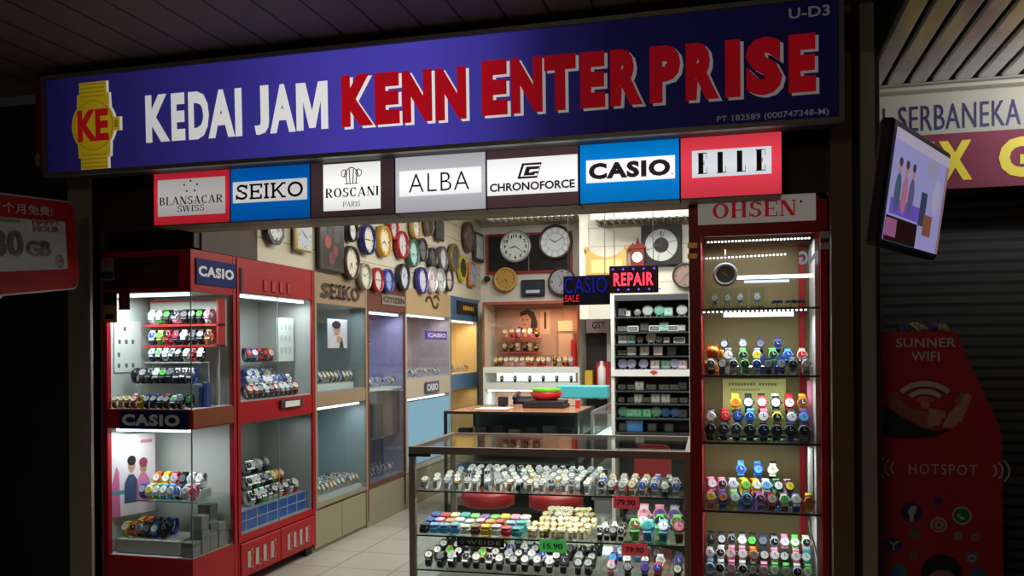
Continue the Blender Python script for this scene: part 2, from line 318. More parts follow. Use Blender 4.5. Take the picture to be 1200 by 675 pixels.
def word(chars, yt, yb, bold, mts):   # yt / yb: (x, y) pairs of the word's top and bottom line in the photo
    def yy(l, x): (xa, ya), (xb, yb_) = l; return ya+(yb_-ya)*(x-xa)/(xb-xa)
    ms = [(MB(), q) for q in mts]
    for ch, x0, x1 in chars:
        xm = (x0+x1)/2; a0 = FS.l(x0, yy(yb, x0))[0]+1.55; a1 = FS.l(x1, yy(yb, x1))[0]+1.55; z1 = FS.l(xm, yy(yt, xm))[1]-2.44; z0 = FS.l(xm, yy(yb, xm))[1]-2.44
        for mb, (mt, nm, dx, dz, b) in ms:
            if ch == 'M': mb.poly([(a0+(a1-a0)*u, z0+(z1-z0)*w) for u, w in ((0, 0), (.22, 0), (.22, .6), (.4, .04), (.6, .04), (.78, .6), (.78, 0), (1, 0), (1, 1), (.7, 1), (.5, .4), (.3, 1), (0, 1))], b, mt)
            else: mb.text(ch, a0+dx, a1+dx, z0+dz, z1+dz, b, mt, bold)
    for mb, (mt, nm, dx, dz, b) in ms: mb.build(nm, st)
WH = [(wl, 'white_lettering', 0, 0, -.008)]; RD = [(wl, 'letter_outline', .013, -.010, -.007), (rl, 'red_lettering', 0, 0, -.011)]
word((('K', 173, 201), ('E', 203, 219), ('D', 223, 247), ('A', 246, 277), ('I', 277.5, 285.5)), ((173, 113), (285, 104)), ((173, 168), (285, 160)), .05, WH)
word((('J', 300, 317), ('A', 318, 348), ), ((300, 102), (386, 96)), ((300, 159), (386, 151)), .05, WH)
word((('M', 349, 386),), ((300, 102), (386, 96)), ((300, 159), (386, 151)), .03, WH)
word((('K', 402, 439), ('E', 441, 470), ('N', 473, 508), ('N', 512, 548)), ((402, 90), (548, 79)), ((402, 150), (548, 140)), .07, RD)
word((('E', 566, 596), ('N', 600, 637), ('T', 639, 676), ('E', 681, 710), ('R', 716, 754), ('P', 762, 798), ('R', 804, 843), ('I', 850, 868), ('S', 874, 917), ('E', 924, 956)), ((566, 73), (956, 40)), ((566, 137), (956, 108)), .07, RD)
dim = lightbox((150, 148, 150), [(0, .2), (1, .2)], 0, W0, W1, .8, .25)
letters(st, 'U-D3', 924, 972, 11, 8, 24, 20, dim, 'white_lettering', .02); letters(st, 'PT 182589 (000747348-M)', 840, 971, 135, 129, 144, 138, dim, 'white_lettering', .01)
# watch emblem
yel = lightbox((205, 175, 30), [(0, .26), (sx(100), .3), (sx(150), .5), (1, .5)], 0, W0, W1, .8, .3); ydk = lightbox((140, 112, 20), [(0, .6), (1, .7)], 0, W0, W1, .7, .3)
a0, a1, z0, z1 = SL(86, 97, 146, 198); cw = (a1-a0)
cx, cz = a0+cw*.44, (z0+z1)/2; R_ = cw*.42
m = MB(); dx = .012
for dd, mt, b in ((dx, wl, -.007), (0, yel, -.011)):
    m.prism([(cx-R_*.62+dd, z1), (cx+R_*.62+dd, z1), (cx+R_*.62+dd, z1-.06), (cx+R_*.72+dd, z1-.06), (cx+R_*.78+dd, cz), (cx+R_*.72+dd, z0+.06), (cx+R_*.62+dd, z0+.06), (cx+R_*.62+dd, z0), (cx-R_*.62+dd, z0), (cx-R_*.62+dd, z0+.06), (cx-R_*.72+dd, z0+.06), (cx-R_*.78+dd, cz), (cx-R_*.72+dd, z1-.06), (cx-R_*.62+dd, z1-.06)], b, -.004, mt)
    m.disc(cx+dd, cz, R_, R_*1.05, b-.001, mt, 32); m.rect(cx+R_*.9+dd, cx+R_*1.22+dd, cz-.035, cz+.035, b, mt)
for k in range(4):
    for s_ in (-1, 1): zz = cz+s_*(R_*1.05+.012+.021*k); m.rect(cx-R_*.58, cx+R_*.58, zz-.003, zz+.003, -.0125, ydk)
m.arc(cx, cz, R_*.92, R_*.98, 0, 2*PI, .006, .006, -.0128, ydk, 32); m.rect(cx+R_*.98, cx+R_*1.15, cz-.02, cz+.02, -.0125, ydk); m.build('watch_emblem', st)
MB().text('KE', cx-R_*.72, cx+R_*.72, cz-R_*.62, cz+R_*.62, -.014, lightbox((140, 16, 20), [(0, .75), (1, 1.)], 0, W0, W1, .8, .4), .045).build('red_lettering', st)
# ------------------------------------------------------------------ brand light boxes under the sign
FB = Fr('Y', 3.95)
TUBE = [(0, .62), (.3, .85), (.5, 1.), (.7, .92), (1, .7)]
edges = [(180, 270), (270, 364), (364, 463), (463, 570), (570, 679), (679, 797), (797, 917)]
spec = [((205, 40, 55), (185, 180, 178), 'red light box with dim silver inset, leftmost under the shop sign', .8),
        ((0, 92, 178), (205, 205, 205), 'deep blue light box, second from left under the shop sign', .9),
        ((62, 45, 48), (255, 255, 252), 'dark brown light box with crowned emblem under the shop sign', 1.),
        ((190, 190, 196), (255, 255, 255), 'pale grey light box with thin letters under the shop sign', 1.),
        ((78, 56, 60), (255, 255, 255), 'brown light box with slanted square emblem under the shop sign', 1.),
        ((0, 128, 212), (255, 255, 255), 'bright blue light box with bold grey letters under the shop sign', 1.),
        ((228, 62, 78), (215, 220, 226), 'bright red light box with widely spaced letters under the shop sign', 1.)]
boxes = []
for (x0, x1), (c, ci, lab, s_) in zip(edges, spec):
    a0 = FB.l(x0, 220)[0]; a1 = FB.l(x1, 200)[0]; t_ = FB.thing('illuminated_sign', lab, 'illuminated sign', 'light boxes under the shop sign', a=(a0+a1)/2, z=2.172); h = .285; w = (a1-a0)/2-.004
    MB().box(-w, w, 0, .14, 0, h, mat((105, 100, 88), .5, .3)).build('housing', t_)
    MB().rect(-w, w, .006, h-.004, -.003, lightbox(c, TUBE, 2, 0, h, s_, .5)).build('face', t_); boxes.append((t_, w, h, ci, s_, (a0+a1)/2))
ink = lightbox((70, 55, 62), [(0, .5), (1, .5)], 2, 0, 1, .6, .6); blk = mat((28, 26, 30), .5)
def inset(i, x0, y0, x1, y1, ci=None):
    t_, w, h, c, s_, ac = boxes[i]; a0, a1, z0, z1 = FB.r(x0, y0, x1, y1, -.005); z0 -= 2.172; z1 -= 2.172
    MB().rect(a0-ac, a1-ac, z0, z1, -.006, lightbox(ci or c, TUBE, 2, 0, h, s_*1.02, .4)).build('inset_panel', t_); return t_, a0-ac, a1-ac, z0, z1
def sub(q, u0, u1, w0, w1): t_, a0, a1, z0, z1 = q; return a0+(a1-a0)*u0, a0+(a1-a0)*u1, z0+(z1-z0)*w0, z0+(z1-z0)*w1
q = inset(0, 185, 209, 264, 252); m = MB(); m.serif('BLANSACAR', *sub(q, .03, .97, .3, .52), -.009, blk); m.serif('SWISS', *sub(q, .3, .7, .1, .27), -.009, blk, .16)
for k in range(5): a = PI/2+k*2*PI/5; u = sub(q, .5+.1*math.cos(a), 0, .78+.15*math.sin(a), 0); m.disc(u[0], u[2], .006, .006, -.009, blk, 6)
m.build('lettering', q[0])
q = inset(1, 273, 211, 360, 236); m = MB(); m.serif('SEIKO', *sub(q, .05, .95, .14, .86), -.009, blk, .15, .12); m.build('lettering', q[0])
q = inset(2, 379, 191, 446, 246); m = MB(); m.serif('ROSCANI', *sub(q, .04, .97, .28, .48), -.009, blk, .22); m.serif('PARIS', *sub(q, .35, .65, .07, .18), -.009, blk, .16)
u = sub(q, .5, .3, .55, .9); m.arc(u[0], u[2]+.01, .045, .075, PI*.12, PI*.88, .004, .005, -.009, blk); m.rect(u[0]-.036, u[0]+.036, u[2], u[2]+.004, -.009, blk)
for k in (-3, -1, 1, 3): m.poly([(u[0]+k*.008-.002, u[2]), (u[0]+k*.008+.003, u[2]), (u[0]+k*.011+.003, u[2]+.075), (u[0]+k*.011-.002, u[2]+.075)], -.0092, blk)
for s_ in (-1, 1): m.arc(u[0]+s_*.04, u[2]+.055, .018, .02, 0, 2*PI, .004, .004, -.0092, blk, 10)
m.build('lettering', q[0])
q = inset(3, 468, 198, 564, 228); m = MB(); m.text('ALBA', *sub(q, .12, .86, .14, .86), -.009, mat((72, 70, 74), .5), -.012, 1.1); m.build('lettering', q[0])
q = inset(4, 571, 184, 677, 227); m = MB(); m.text('CHRONOFORCE', *sub(q, .03, .97, .1, .33), -.009, ink, .03)
def para(u0, u1, w0, w1, sk, b, mt): p = sub(q, u0, u1, w0, w1); m.poly([(p[0], p[2]), (p[1], p[2]), (p[1]+sk, p[3]), (p[0]+sk, p[3])], b, mt)
para(.34, .56, .42, .84, .024, -.009, ink); para(.375, .56, .48, .78, .018, -.0095, boxes[4][0].children[-1].data.materials[0]); para(.41, .53, .5, .58, .004, -.01, ink); para(.41, .46, .5, .74, .014, -.01, ink); para(.44, .58, .66, .74, .005, -.01, ink); para(.5, .57, .54, .6, .003, -.01, ink); m.build('lettering', q[0])
q = inset(5, 687, 185, 791, 212); m = MB(); m.text('CASIO', *sub(q, .03, .95, .14, .86), -.009, ink, .055, 1.14); u = sub(q, .97, 0, .2, 0); m.disc(u[0], u[2], .003, .003, -.009, ink, 8); m.build('lettering', q[0])
q = inset(6, 811, 174, 904, 206); m = MB()
for k in range(4): m.serif('ELLE'[k], *sub(q, .07+.245*k, .19+.245*k, .12, .9), -.009, blk, .42, .04)
m.build('lettering', q[0])
# ------------------------------------------------------------------ left: speech-bubble sign hung edge on
class Fg(Fr):
    def __init__(s, loc, rz): s.k = 'G'; s.loc = loc; s.rz = rz
    def l(s, px, py, b=0.):
        d = ray(px, py); c, q = math.cos(s.rz), math.sin(s.rz); x0, y0 = s.loc[0]-b*q, s.loc[1]+b*c; t = (-q*x0+c*y0)/(-q*d[0]+c*d[1])
        x, y = d[0]*t-x0, d[1]*t-y0; return x*c+y*q, HC+d[2]*t-s.loc[2]
    def w(s, a, b, z): c, q = math.cos(s.rz), math.sin(s.rz); return (s.loc[0]+a*c-b*q, s.loc[1]+a*q+b*c, s.loc[2]+z)
fg = Fg((-3.14, 3.07, 1.757), math.atan2(.73, -.23))
t_ = fg.thing('hanging_sign', 'red speech-bubble sign with white price panel hanging left of the pillar', 'sign'); t_.rotation_euler = (0, -math.radians(6.5), fg.rz)
def rr(a0, a1, z0, z1, r, n=5):
    p = []
    for (cx_, cz_, s0) in ((a1-r, z1-r, 0), (a0+r, z1-r, 1), (a0+r, z0+r, 2), (a1-r, z0+r, 3)): p += [(cx_+r*math.cos((s0+k/n)*PI/2), cz_+r*math.sin((s0+k/n)*PI/2)) for k in range(n+1)]
    return p
edge = mat((150, 140, 132), .5)
def bubble(d, b0, b1, mt): return MB().prism(rr(-.5-d, .77+d, -d, .44+d, .07), b0, b1, mt)
bubble(.008, 0, .05, edge).prism([(-.12, 0), (.05, 0), (-.12, -.07)][::-1], 0, .05, edge).build('edge_band', t_)
MB().poly(rr(-.5, .77, 0, .44, .065), -.003, mat((136, 10, 20), .6, noise=.1, spec=.08)).build('face', t_)
MB().rect(-.45, .645, .1, .34, -.006, mat((150, 158, 152), .6, spec=.1)).rect(-.45, .2, .32, .335, -.007, mat((40, 96, 36), .5)).build('price_panel', t_)
def ga(px): return fg.l(px, 290)[0]
m = MB(); m.text('30', ga(-8), ga(29), .165, .285, -.009, blk, .04); m.text('GB', ga(32), ga(61), .165, .24, -.009, blk, .04); m.build('lettering', t_)
m = MB(); m.text('每个月免费!', ga(-9), ga(65), .362, .408, -.009, mat((150, 140, 130), .5), .012); m.build('lettering', t_)
m = MB(); hm = mat((120, 50, 52), .5); m.text('HAPPY', ga(41), ga(74), .318, .348, -.009, hm, .03); m.text('HOUR', ga(42), ga(72), .282, .312, -.009, hm, .03); q = ga(70); m.arc(q, .14, .04, .033, 0, 2*PI, .01, .01, -.009, hm); m.disc(q, .14, .012, .01, -.0092, hm); m.build('lettering', t_)
MB().box(-.42, -.38, .01, .04, .45, .9, black).build('hanging_bracket', t_)
fv = Fr('Y', 3.8); a0, a1, z0, z1 = fv.r(40, 93, 50, 196); m = MB(); m.box(a0, a1, 0, .12, z0, z1, mat((105, 12, 22), .5), .01); a_, z_ = fv.l(44, 187, -.002); m.disc(a_, z_, .02, .04, -.002, mat((130, 120, 118), .5), 12)
o = m.solo('edge_sign', 'thin dark red sign seen edge on beside the end of the shop sign', 'sign', fr=fv)
# ------------------------------------------------------------------ right: next shop's sign, television, standee
FN = Fr('Y', 4.6); t_ = FN.thing('shop_sign', 'white and maroon sign with navy and yellow letters over the next shop', 'shop sign', a=1.6, z=2.27)
def NL(*a): q = FN.r(*a); return q[0]-1.6, q[1]-1.6, q[2]-2.27, q[3]-2.27
MB().box(-.95, 1.6, 0, .2, 0, .475, mat((60, 50, 48), .6)).build('housing', t_)
MB().rect(-.95, 1.6, .272, .475, -.003, mat((186, 178, 160), .6, noise=.08)).build('white_panel', t_); MB().rect(-.95, 1.6, 0, .272, -.003, mat((134, 26, 62), .6, noise=.08)).build('maroon_panel', t_)
nv = mat((38, 30, 96), .5); yl = mat((232, 205, 40), .5, emit=.12)
p, q = NL(1053, 138, 1196, 163), NL(1022, 138, 1037, 166); m = MB(); m.text('SERBANEKA', p[0], p[1], .292, .418, -.006, nv, .0, 1.06); m.text('N', q[0], q[1], .292, .418, -.006, nv, .0); m.text('AN', p[1]+.03, p[1]+.17, .292, .418, -.006, nv); m.build('navy_lettering', t_)
m = MB()
for ch, x0, x1 in (('E', 1060, 1095), ('X', 1099, 1139), ('G', 1170, 1216)): p = NL(x0, 170, x1, 218); m.text(ch, p[0], p[1], .04, .235, -.006, yl, .05)
m.build('yellow_lettering', t_)
fg = Fg((.487, 3.228, 1.856), math.radians(64)); t_ = fg.thing('television', 'wall television showing a pale lavender picture beside the grey pillar', 'television'); t_.rotation_euler = (math.radians(8), 0, fg.rz)
MB().box(-.005, .744, 0, .05, 0, .444, black, .01).build('casing', t_)
TVS = .8; MB().rect(.024, .72, .024, .416, -.003, led((148, 146, 196), .75)).build('screen', t_)
sc_ = t_.children[-1]; m = MB(); L = lambda c, s=.7: led(c, s)
m.rect(.06, .55, .15, .22, -.005, L((108, 84, 190))); m.rect(.03, .5, .03, .14, -.005, L((40, 22, 18), .6)); m.rect(.03, .19, .05, .13, -.006, L((150, 90, 130))); m.rect(.5, .6, .14, .3, -.0052, L((60, 64, 90))); m.rect(.58, .72, .1, .2, -.006, L((130, 80, 60)))
for a_, c in ((.14, (74, 92, 112)), (.24, (176, 110, 132)), (.34, (96, 88, 130))): m.disc(a_, .25, .045, .09, -.0055, L(c), 14); m.disc(a_, .365, .026, .034, -.0056, L((176, 130, 124)), 12); m.disc(a_, .385, .027, .02, -.0057, L((70, 56, 66)), 12)
m.disc(.62, .42, .1, .05, -.0052, L((156, 150, 176)), 14); m.disc(.75, .3, .07, .09, -.0052, L((170, 164, 190)), 14)
m.rect(.03, .9, .47, .52, -.005, L((180, 170, 190))); m.rect(.86, .9, .03, .47, -.005, L((150, 110, 120))); m.v = [(v[0]*TVS, v[1], v[2]*TVS) for v in m.v]; m.build('picture', sc_)
MB().box(.25, .4, .05, .08, .15, .3, black).tube([(.38, .075, .22), (.8, .27, .22)], .018, black).box(.76, .84, .25, .3, .15, .29, black).build('wall_bracket', t_)
FW4 = Fr('Y', 4.3); t_ = FW4.thing('standee', 'dark red cut-out standee advertising wireless internet right of the pillar', 'standee', a=.91)
def WL(px, py, b=0.): q = FW4.l(px, py, b); return q[0]-.91, q[1]
wr = mat((168, 22, 30), .5, noise=.06)
MB().prism([(-.26, 0), (.255, 0), (.255, 1.08), (.245, 1.13), (.065, 1.565), (-.26, 1.568)], 0, .02, wr).box(-.2, .2, .02, .25, 0, .03, black).build('board', t_)
wt = mat((190, 180, 175), .5)
m = MB()
def WT(body, x0, y0, x1, y1, mt, bold=.01, sp=1.05): a = WL(x0, (y0+y1)/2, -.003); c = WL(x1, (y0+y1)/2, -.003); xm = (x0+x1)/2; m.text(body, a[0], c[0], WL(xm, y1)[1], WL(xm, y0)[1], -.003, mt, bold, sp)
WT('SUNNER', 1050, 396, 1120, 407, wt, .012); WT('WIFI', 1068, 412, 1101, 423, wt, .012); WT('HOTSPOT', 1065, 544, 1145, 556, wt, .0, 1.2)
cx, cz = WL(1084, 474, -.003)
for r_ in (.135, .09, .05): m.arc(cx, cz, r_, r_*.8, PI*.2, PI*.8, .02, .024, -.003, wt if r_ > .06 else mat((190, 90, 80), .5))
m.disc(cx, cz, .02, .02, -.004, mat((190, 120, 100), .5), 12)
for s_ in (-1, 1):
    a_, z_ = WL(1105, 550, -.003)
    for k in range(3): m.arc(a_+s_*(.19+.014*k), z_, .035+.012*k, .035+.014*k, (-.3 if s_ > 0 else .7)*PI, (.3 if s_ > 0 else 1.3)*PI, .007, .007, -.003, wt)
m.build('lettering', t_)
# cupped hands printed on the board
hs = mat((150, 84, 66), .5); hs2 = mat((186, 128, 108), .5); m = MB()
def WP(pts, mt, b): m.poly([WL(x, y, b) for x, y in pts], b, mt)
WP([(1040, 462), (1052, 458), (1056, 470), (1068, 478), (1090, 484), (1098, 494), (1094, 504), (1078, 500), (1058, 488), (1044, 480)][::-1], hs, -.003)
WP([(1088, 478), (1108, 482), (1108, 490), (1090, 492)][::-1], hs2, -.0035); WP([(1086, 486), (1104, 490), (1102, 498), (1088, 500)][::-1], hs2, -.0036)
WP([(1104, 500), (1112, 484), (1124, 472), (1130, 462), (1136, 460), (1139, 466), (1134, 478), (1128, 492), (1116, 502)][::-1], hs2, -.0034); WP([(1118, 470), (1126, 460), (1130, 463), (1122, 478)][::-1], hs, -.0037)
WP([(1036, 474), (1044, 480), (1058, 489), (1078, 501), (1096, 505), (1116, 503), (1096, 512), (1060, 514), (1036, 511)][::-1], black, -.0032); m.build('printed_hands', t_)
m = MB()
for px, py, r_, c in ((1068, 600, .045, (30, 44, 100)), (1127, 604, .042, (30, 110, 50)), (1100, 615, .036, (170, 150, 145)), (1072, 625, .022, (60, 110, 70)), (1123, 628, .02, (150, 120, 110)), (1143, 630, .02, (150, 100, 95)), (1047, 639, .036, (56, 28, 90)), (1070, 652, .02, (120, 90, 80)), (1139, 654, .028, (80, 100, 130)), (1053, 670, .034, (60, 110, 150)), (1146, 674, .034, (60, 90, 130)), (1099, 587, .018, (50, 40, 100))): a_, z_ = WL(px, py, -.003); m.disc(a_, z_, r_, r_, -.003, mat(c, .5), 18)
a_, z_ = WL(1068, 600); m.text('f', a_-.015, a_+.022, z_-.04, z_+.03, -.005, wt, .05); a_, z_ = WL(1047, 639); m.text('Y', a_-.024, a_+.024, z_-.022, z_+.022, -.005, wt, .02)
a_, z_ = WL(1100, 615); m.arc(a_, z_, .026, .026, 0, 2*PI, .006, .006, -.005, wr); m.disc(a_, z_, .009, .009, -.005, wr, 10)
a_, z_ = WL(1127, 604); m.arc(a_, z_, .041, .041, 0, 2*PI, .006, .006, -.0048, wt); m.arc(a_+.004, z_+.006, .024, .024, PI*.95, PI*1.6, .011, .011, -.005, wt, 8)
a_, z_ = WL(1139, 654); m.arc(a_, z_, .016, .016, 0, 2*PI, .005, .005, -.005, wt)
m.build('printed_icons', t_)
m = MB(); a_, z_ = WL(1104, 674, -.004); m.disc(a_, z_-.06, .075, .12, -.003, mat((150, 92, 74), .5)); m.disc(a_, z_+.01, .088, .085, -.0035, black); m.disc(a_, z_-.05, .068, .075, -.0038, mat((165, 105, 85), .5)); m.disc(a_-.028, z_-.075, .01, .005, -.004, black, 8); m.disc(a_+.028, z_-.075, .01, .005, -.004, black, 8); m.build('printed_head', t_)
m = MB(); a_, z_ = FW4.l(1082, 383, .05)
for k in range(5):
    q0 = len(m.v); m.ball((a_-.08+.04*k, .06, z_-.016+.01*(k % 2)), (.036, .03, .026), mat([(60, 44, 90), (120, 100, 40), (130, 120, 110), (70, 50, 100), (140, 120, 50)][k], .6), 9, 6)
    for q in range(q0, len(m.v)): v = m.v[q]; m.v[q] = (v[0]+random.uniform(-.009, .009), v[1]+random.uniform(-.006, .006), v[2]+random.uniform(-.009, .009))
    for q in range(len(m.sm)): m.sm[q] = False
m.box(a_-.12, a_+.1, .0+.022, .085, 1.535, z_-.03, mat((40, 36, 60), .5))
m.solo('crumpled_wrapping', 'crumpled purple and yellow wrapping on top of the red standee', 'wrapping', fr=FW4)
# ------------------------------------------------------------------ helpers for fittings
def fg_inv(fr, p):
    if fr.k == 'X': return (p[1]-fr.o, fr.p-p[0], p[2])
    if fr.k == 'Y': return (p[0]-fr.o, p[1]-fr.p, p[2])
    c, q = math.cos(fr.rz), math.sin(fr.rz); x, y = p[0]-fr.loc[0], p[1]-fr.loc[1]; return (x*c+y*q, -x*q+y*c, p[2]-fr.loc[2])
def re(m, fa, fb): m.v = [fg_inv(fb, fa.w(*v)) for v in m.v]; return m
FL = Fr('X', XL, 0.)
tube_w = led((235, 248, 255), 3.); wht = mat((214, 218, 212), .45); wgl = mat((188, 196, 192), .4)
def strip(t, a0, a1, b, z, r=.008): return MB().box(a0, a1, b-r, b+r, z-r, z+r, tube_w).build('light_strip', t)
def blamp(fr, a, b, z, la, lb, power, rgb=(240, 250, 255)):
    d = bpy.data.lights.new('lamp', 'AREA'); d.energy = power; d.color = lin(rgb); d.shape = 'RECTANGLE'; d.size = la; d.size_y = lb
    o = bpy.data.objects.new('case_lamp', d); col.objects.link(o); o.location = fr.w(a, b, z); o.rotation_euler = (0, 0, fr.rz); return o
# ------------------------------------------------------------------ corner red showcase
FC = Fr('Y', 4.24, -3.6); t_ = FC.thing('display_showcase', 'red two-tier glass corner showcase nearest the left pillar', 'showcase', a=.3, b=.23)
t_.location = FC.w(0, 0, 0)
CW, CD = .6, .45; zt1, zt0, zl1, zl0 = 1.845, 1.165, 1.055, .31
m = MB(); m.box(0, CW, 0, CD, .07, zl0, redp)
m.box(.01, CW-.01, .015, CD-.01, zl0-.001, zl0+.002, wht); m.build('base', t_)
m = MB(); [m.box(a, a+.05, b, b+.05, 0, .07, black) for a in (.02, .53) for b in (.02, .38)]; m.build('feet', t_)
MB().box(0, CW, 0, CD, zt1, 2.085, redp).box(.01, CW-.01, .012, CD-.01, zt1-.004, zt1+.001, wht).box(0.02, CW-.08, -.004, .002, zt1+.02, 2.05, mat((52, 14, 16), .4)).build('header', t_)
m = MB(); m.box(0, CW, 0, CD, zl1, zt0, redp); m.box(.01, CW-.01, .012, CD-.01, zt0-.001, zt0+.002, wht); m.box(.01, CW-.01, .012, CD-.01, zl1-.004, zl1+.001, wht); m.build('middle_band', t_)
m = MB(); m.box(0, .035, -.002, .03, .07, 2.085, redp); m.box(CW-.03, CW+.002, CD-.03, CD, .07, 2.085, redp); m.build('posts', t_)
MB().box(.012, CW-.03, CD-.012, CD, zl0, zt1, wht).box(0, .014, .03, CD, zl0, zt1, wgl).build('inner_panels', t_)
for z0, z1 in ((zt0, zt1), (zl0, zl1)):
    MB().rect(.035, CW-.001, z0, z1, .003, GL).build('front_pane', t_); re(MB().rect(4.242, 4.662, z0, z1, .003, GL), FL, FC).build('side_pane', t_)
    MB().box(CW-.007, CW-.001, .001, .006, z0, z1, mat((90, 120, 112), .2)).build('glass_edge', t_)
    strip(t_, .05, CW-.05, .06, z1-.015)
navy = mat((20, 36, 98), .5, spec=.12); pale = mat((214, 216, 218), .4); tin = mat((168, 62, 62), .35, .3)
a0, a1, z0, z1 = FL.r(229, 306, 275, 335); p = MB().box(a0, a1, -.008, 0, z0, z1, navy); p.text('CASIO', a0+.015, a1-.025, z0+.045, z1-.04, -.0105, pale, .05, 1.12); re(p, FL, FC).build('name_plate', t_)
a0, a1, z0, z1 = FC.r(141, 481, 221, 504); p = MB().box(a0, a1, -.008, 0, z0+.004, z1-.004, navy); p.text('CASIO', a0+.02, a1-.05, z0+.024, z1-.022, -.0105, pale, .05, 1.12); p.build('name_plate', t_)
a0, a1, z0, z1 = FL.r(223, 476, 275, 501); re(MB().box(a0+.02, a1-.01, -.006, 0, zl1+.006, zt0-.006, mat((120, 62, 30), .4, noise=.2)), FL, FC).build('wooden_plate', t_)
MB().box(.0, .09, -.006, 0, 1.92, 2.05, mat((120, 130, 150), .5)).rect(.005, .085, 1.93, 1.97, -.007, navy).rect(.005, .085, 2.0, 2.045, -.007, mat((150, 110, 70), .5)).build('sticker', t_)
MB().rect(.29, .4, 1.95, 2.0, -.008, mat((60, 40, 38), .5)).build('sticker', t_)
blamp(FC, .3, .1, zt1-.03, .5, .1, 5.); blamp(FC, .3, .09, zl1-.03, .5, .1, 2.6)
a, z = FC.l(180, 580, .25); SH_C = z; MB().box(.15, CW-.02, .08, CD-.02, z-.006, z, GS).box(.15, CW-.02, .078, .081, z-.006, z, mat((110, 120, 116), .3)).build('shelf', t_)
# ------------------------------------------------------------------ side showcases
def bays(t, fr, W, D, z_list, inner, split=True, led_p=4., rgb=(238, 248, 255), st=.03, gl=None, shade=None):
    for k, (z0, z1) in enumerate(z_list):
        MB().box(st, W-st, D-.014, D-.002, z0, z1, inner).box(st-.012, st, .012, D-.014, z0, z1, inner).box(W-st, W-st+.012, .012, D-.014, z0, z1, inner).box(st, W-st, .012, D-.014, z0-.006, z0+.001, inner).box(st, W-st, .012, D-.014, z1-.001, z1+.006, inner).build('lining', t)
        if split:
            for a0, a1 in ((st, W/2-.002), (W/2+.002, W-st)): MB().rect(a0, a1, z0, z1, .004, gl or GL).build('glass_door', t)
            MB().box(W/2-.002, W/2+.002, .002, .006, z0, z1, mat((96, 128, 118), .2)).build('glass_edge', t)
        else: MB().rect(st, W-st, z0, z1, .004, gl or GL).build('glass_door', t)
        if led_p[k] if isinstance(led_p, (list, tuple)) else led_p:
            if (led_p[k] if isinstance(led_p, (list, tuple)) else led_p) > 1.3: strip(t, st+.04, W-st-.04, .05, z1-.014)
            blamp(fr, W/2, .075, z1-.03, W-.2, .08, led_p[k] if isinstance(led_p, (list, tuple)) else led_p, rgb)
def casing(t, W, D, H, z_list, m_out, base_top, st=.03, name='carcass'):
    m = MB(); m.box(0, st-.012, .0, D, .06, H, m_out); m.box(W-st+.012, W, .0, D, .06, H, m_out); m.box(0, W, D-.002, D, .06, H, m_out)
    zs = [base_top]+[v for z in z_list for v in (z[0]-.006, z[1]+.006)]+[H]
    for k in range(0, len(zs), 2): m.box(.0, W, 0, D-.002, zs[k], zs[k+1], m_out)
    m.box(0, st, -.004, .012, base_top, H, m_out); m.box(W-st, W, -.004, .012, base_top, H, m_out)
    m.build(name, t)
FE = Fr('X', XL, 4.70); W = 1.0; D = .45
zu = (FE.l(325, 466)[1], FE.l(325, 348)[1]); zl = (FE.l(325, 611)[1], FE.l(325, 491)[1]); EL_L = zl[0]; EL_U = zu[0]
t_ = FE.thing('display_showcase', 'red glass-fronted showcase with blue tiled ledge beside the corner showcase', 'showcase')
casing(t_, W, D, 2.085, [zl, zu], redp, .3); bays(t_, FE, W, D, [zl, zu], mat((176, 180, 176), .45), True, [.7, 4.])
MB().box(0, W, .01, D, .07, .3, redp).build('base', t_)
for a0 in (.02, W/2+.003): MB().box(a0, a0+W/2-.024, -.008, .01, .08, .29, redp, .004).build('base_door', t_)
m = MB(); [m.box(a, a+.05, b, b+.05, 0, .07, black) for a in (.03, .92) for b in (.03, .36)]; m.build('feet', t_)
sil = mat((190, 178, 172), .35, .5)
for i, (x0, x1, y0, y1, b) in enumerate(((288, 324, 625, 672, -.0105), (335, 363, 612, 648, -.0105), (308, 344, 320, 338, -.006))):
    a0, a1, z0, z1 = FE.r(x0, y0, x1, y1); m = MB(); hh = (.12 if i < 2 else .075); zc = (.18 if i < 2 else 1.93)
    for k in range(4): u = a0+(a1-a0)*k/4; m.serif('ELLE'[k], u, u+(a1-a0)*.19, zc-hh/2, zc+hh/2, b, sil if i < 2 else tin, .4, .05)
    m.build('lettering', t_)
MB().box(0.03, .055, -.01, 0, 1.86, 2.02, black).build('edge_slot', t_); MB().box(.5, .8, -.02, 0, zu[0]-.075, zu[0]-.02, mat((60, 50, 50), .3)).rect(.55, .75, zu[0]-.07, zu[0]-.03, -.021, wht).build('price_holder', t_)
zz = zl[0]+.13; t2 = mat((52, 104, 196), .4); m = MB(); m.box(.032, W-.032, .05, .06, zl[0], zz, t2); m.box(.032, W-.032, .06, .3, zz-.01, zz, wgl)
for k in range(8): m.box(.032+k*.13, .037+k*.13, .046, .05, zl[0], zz, wht)
for z in (zl[0]+.062, zz-.004): m.box(.032, W-.032, .046, .05, z, z+.004, wht)
m.build('tiled_ledge', t_); LEDGE_E = zz
for z in (1.42, 1.28): MB().box(.04, W-.04, .2, .42, z-.005, z, GS).build('shelf', t_)
def unit(name, label, y0, y1, m_out, base, **k):
    fr = Fr('X', XL, y0); t = fr.thing('display_showcase', label, 'showcase'); return fr, t, y1-y0-.005
tan = mat((146, 126, 100), .5, noise=.06); brn = mat((92, 48, 34), .45, noise=.15); tan2 = mat((170, 148, 110), .5, noise=.06); blu = mat((48, 92, 132), .4, noise=.1); gdoor = mat((140, 136, 112), .5)
grn = mat((150, 166, 170), .4); lav = mat((140, 142, 176), .4)
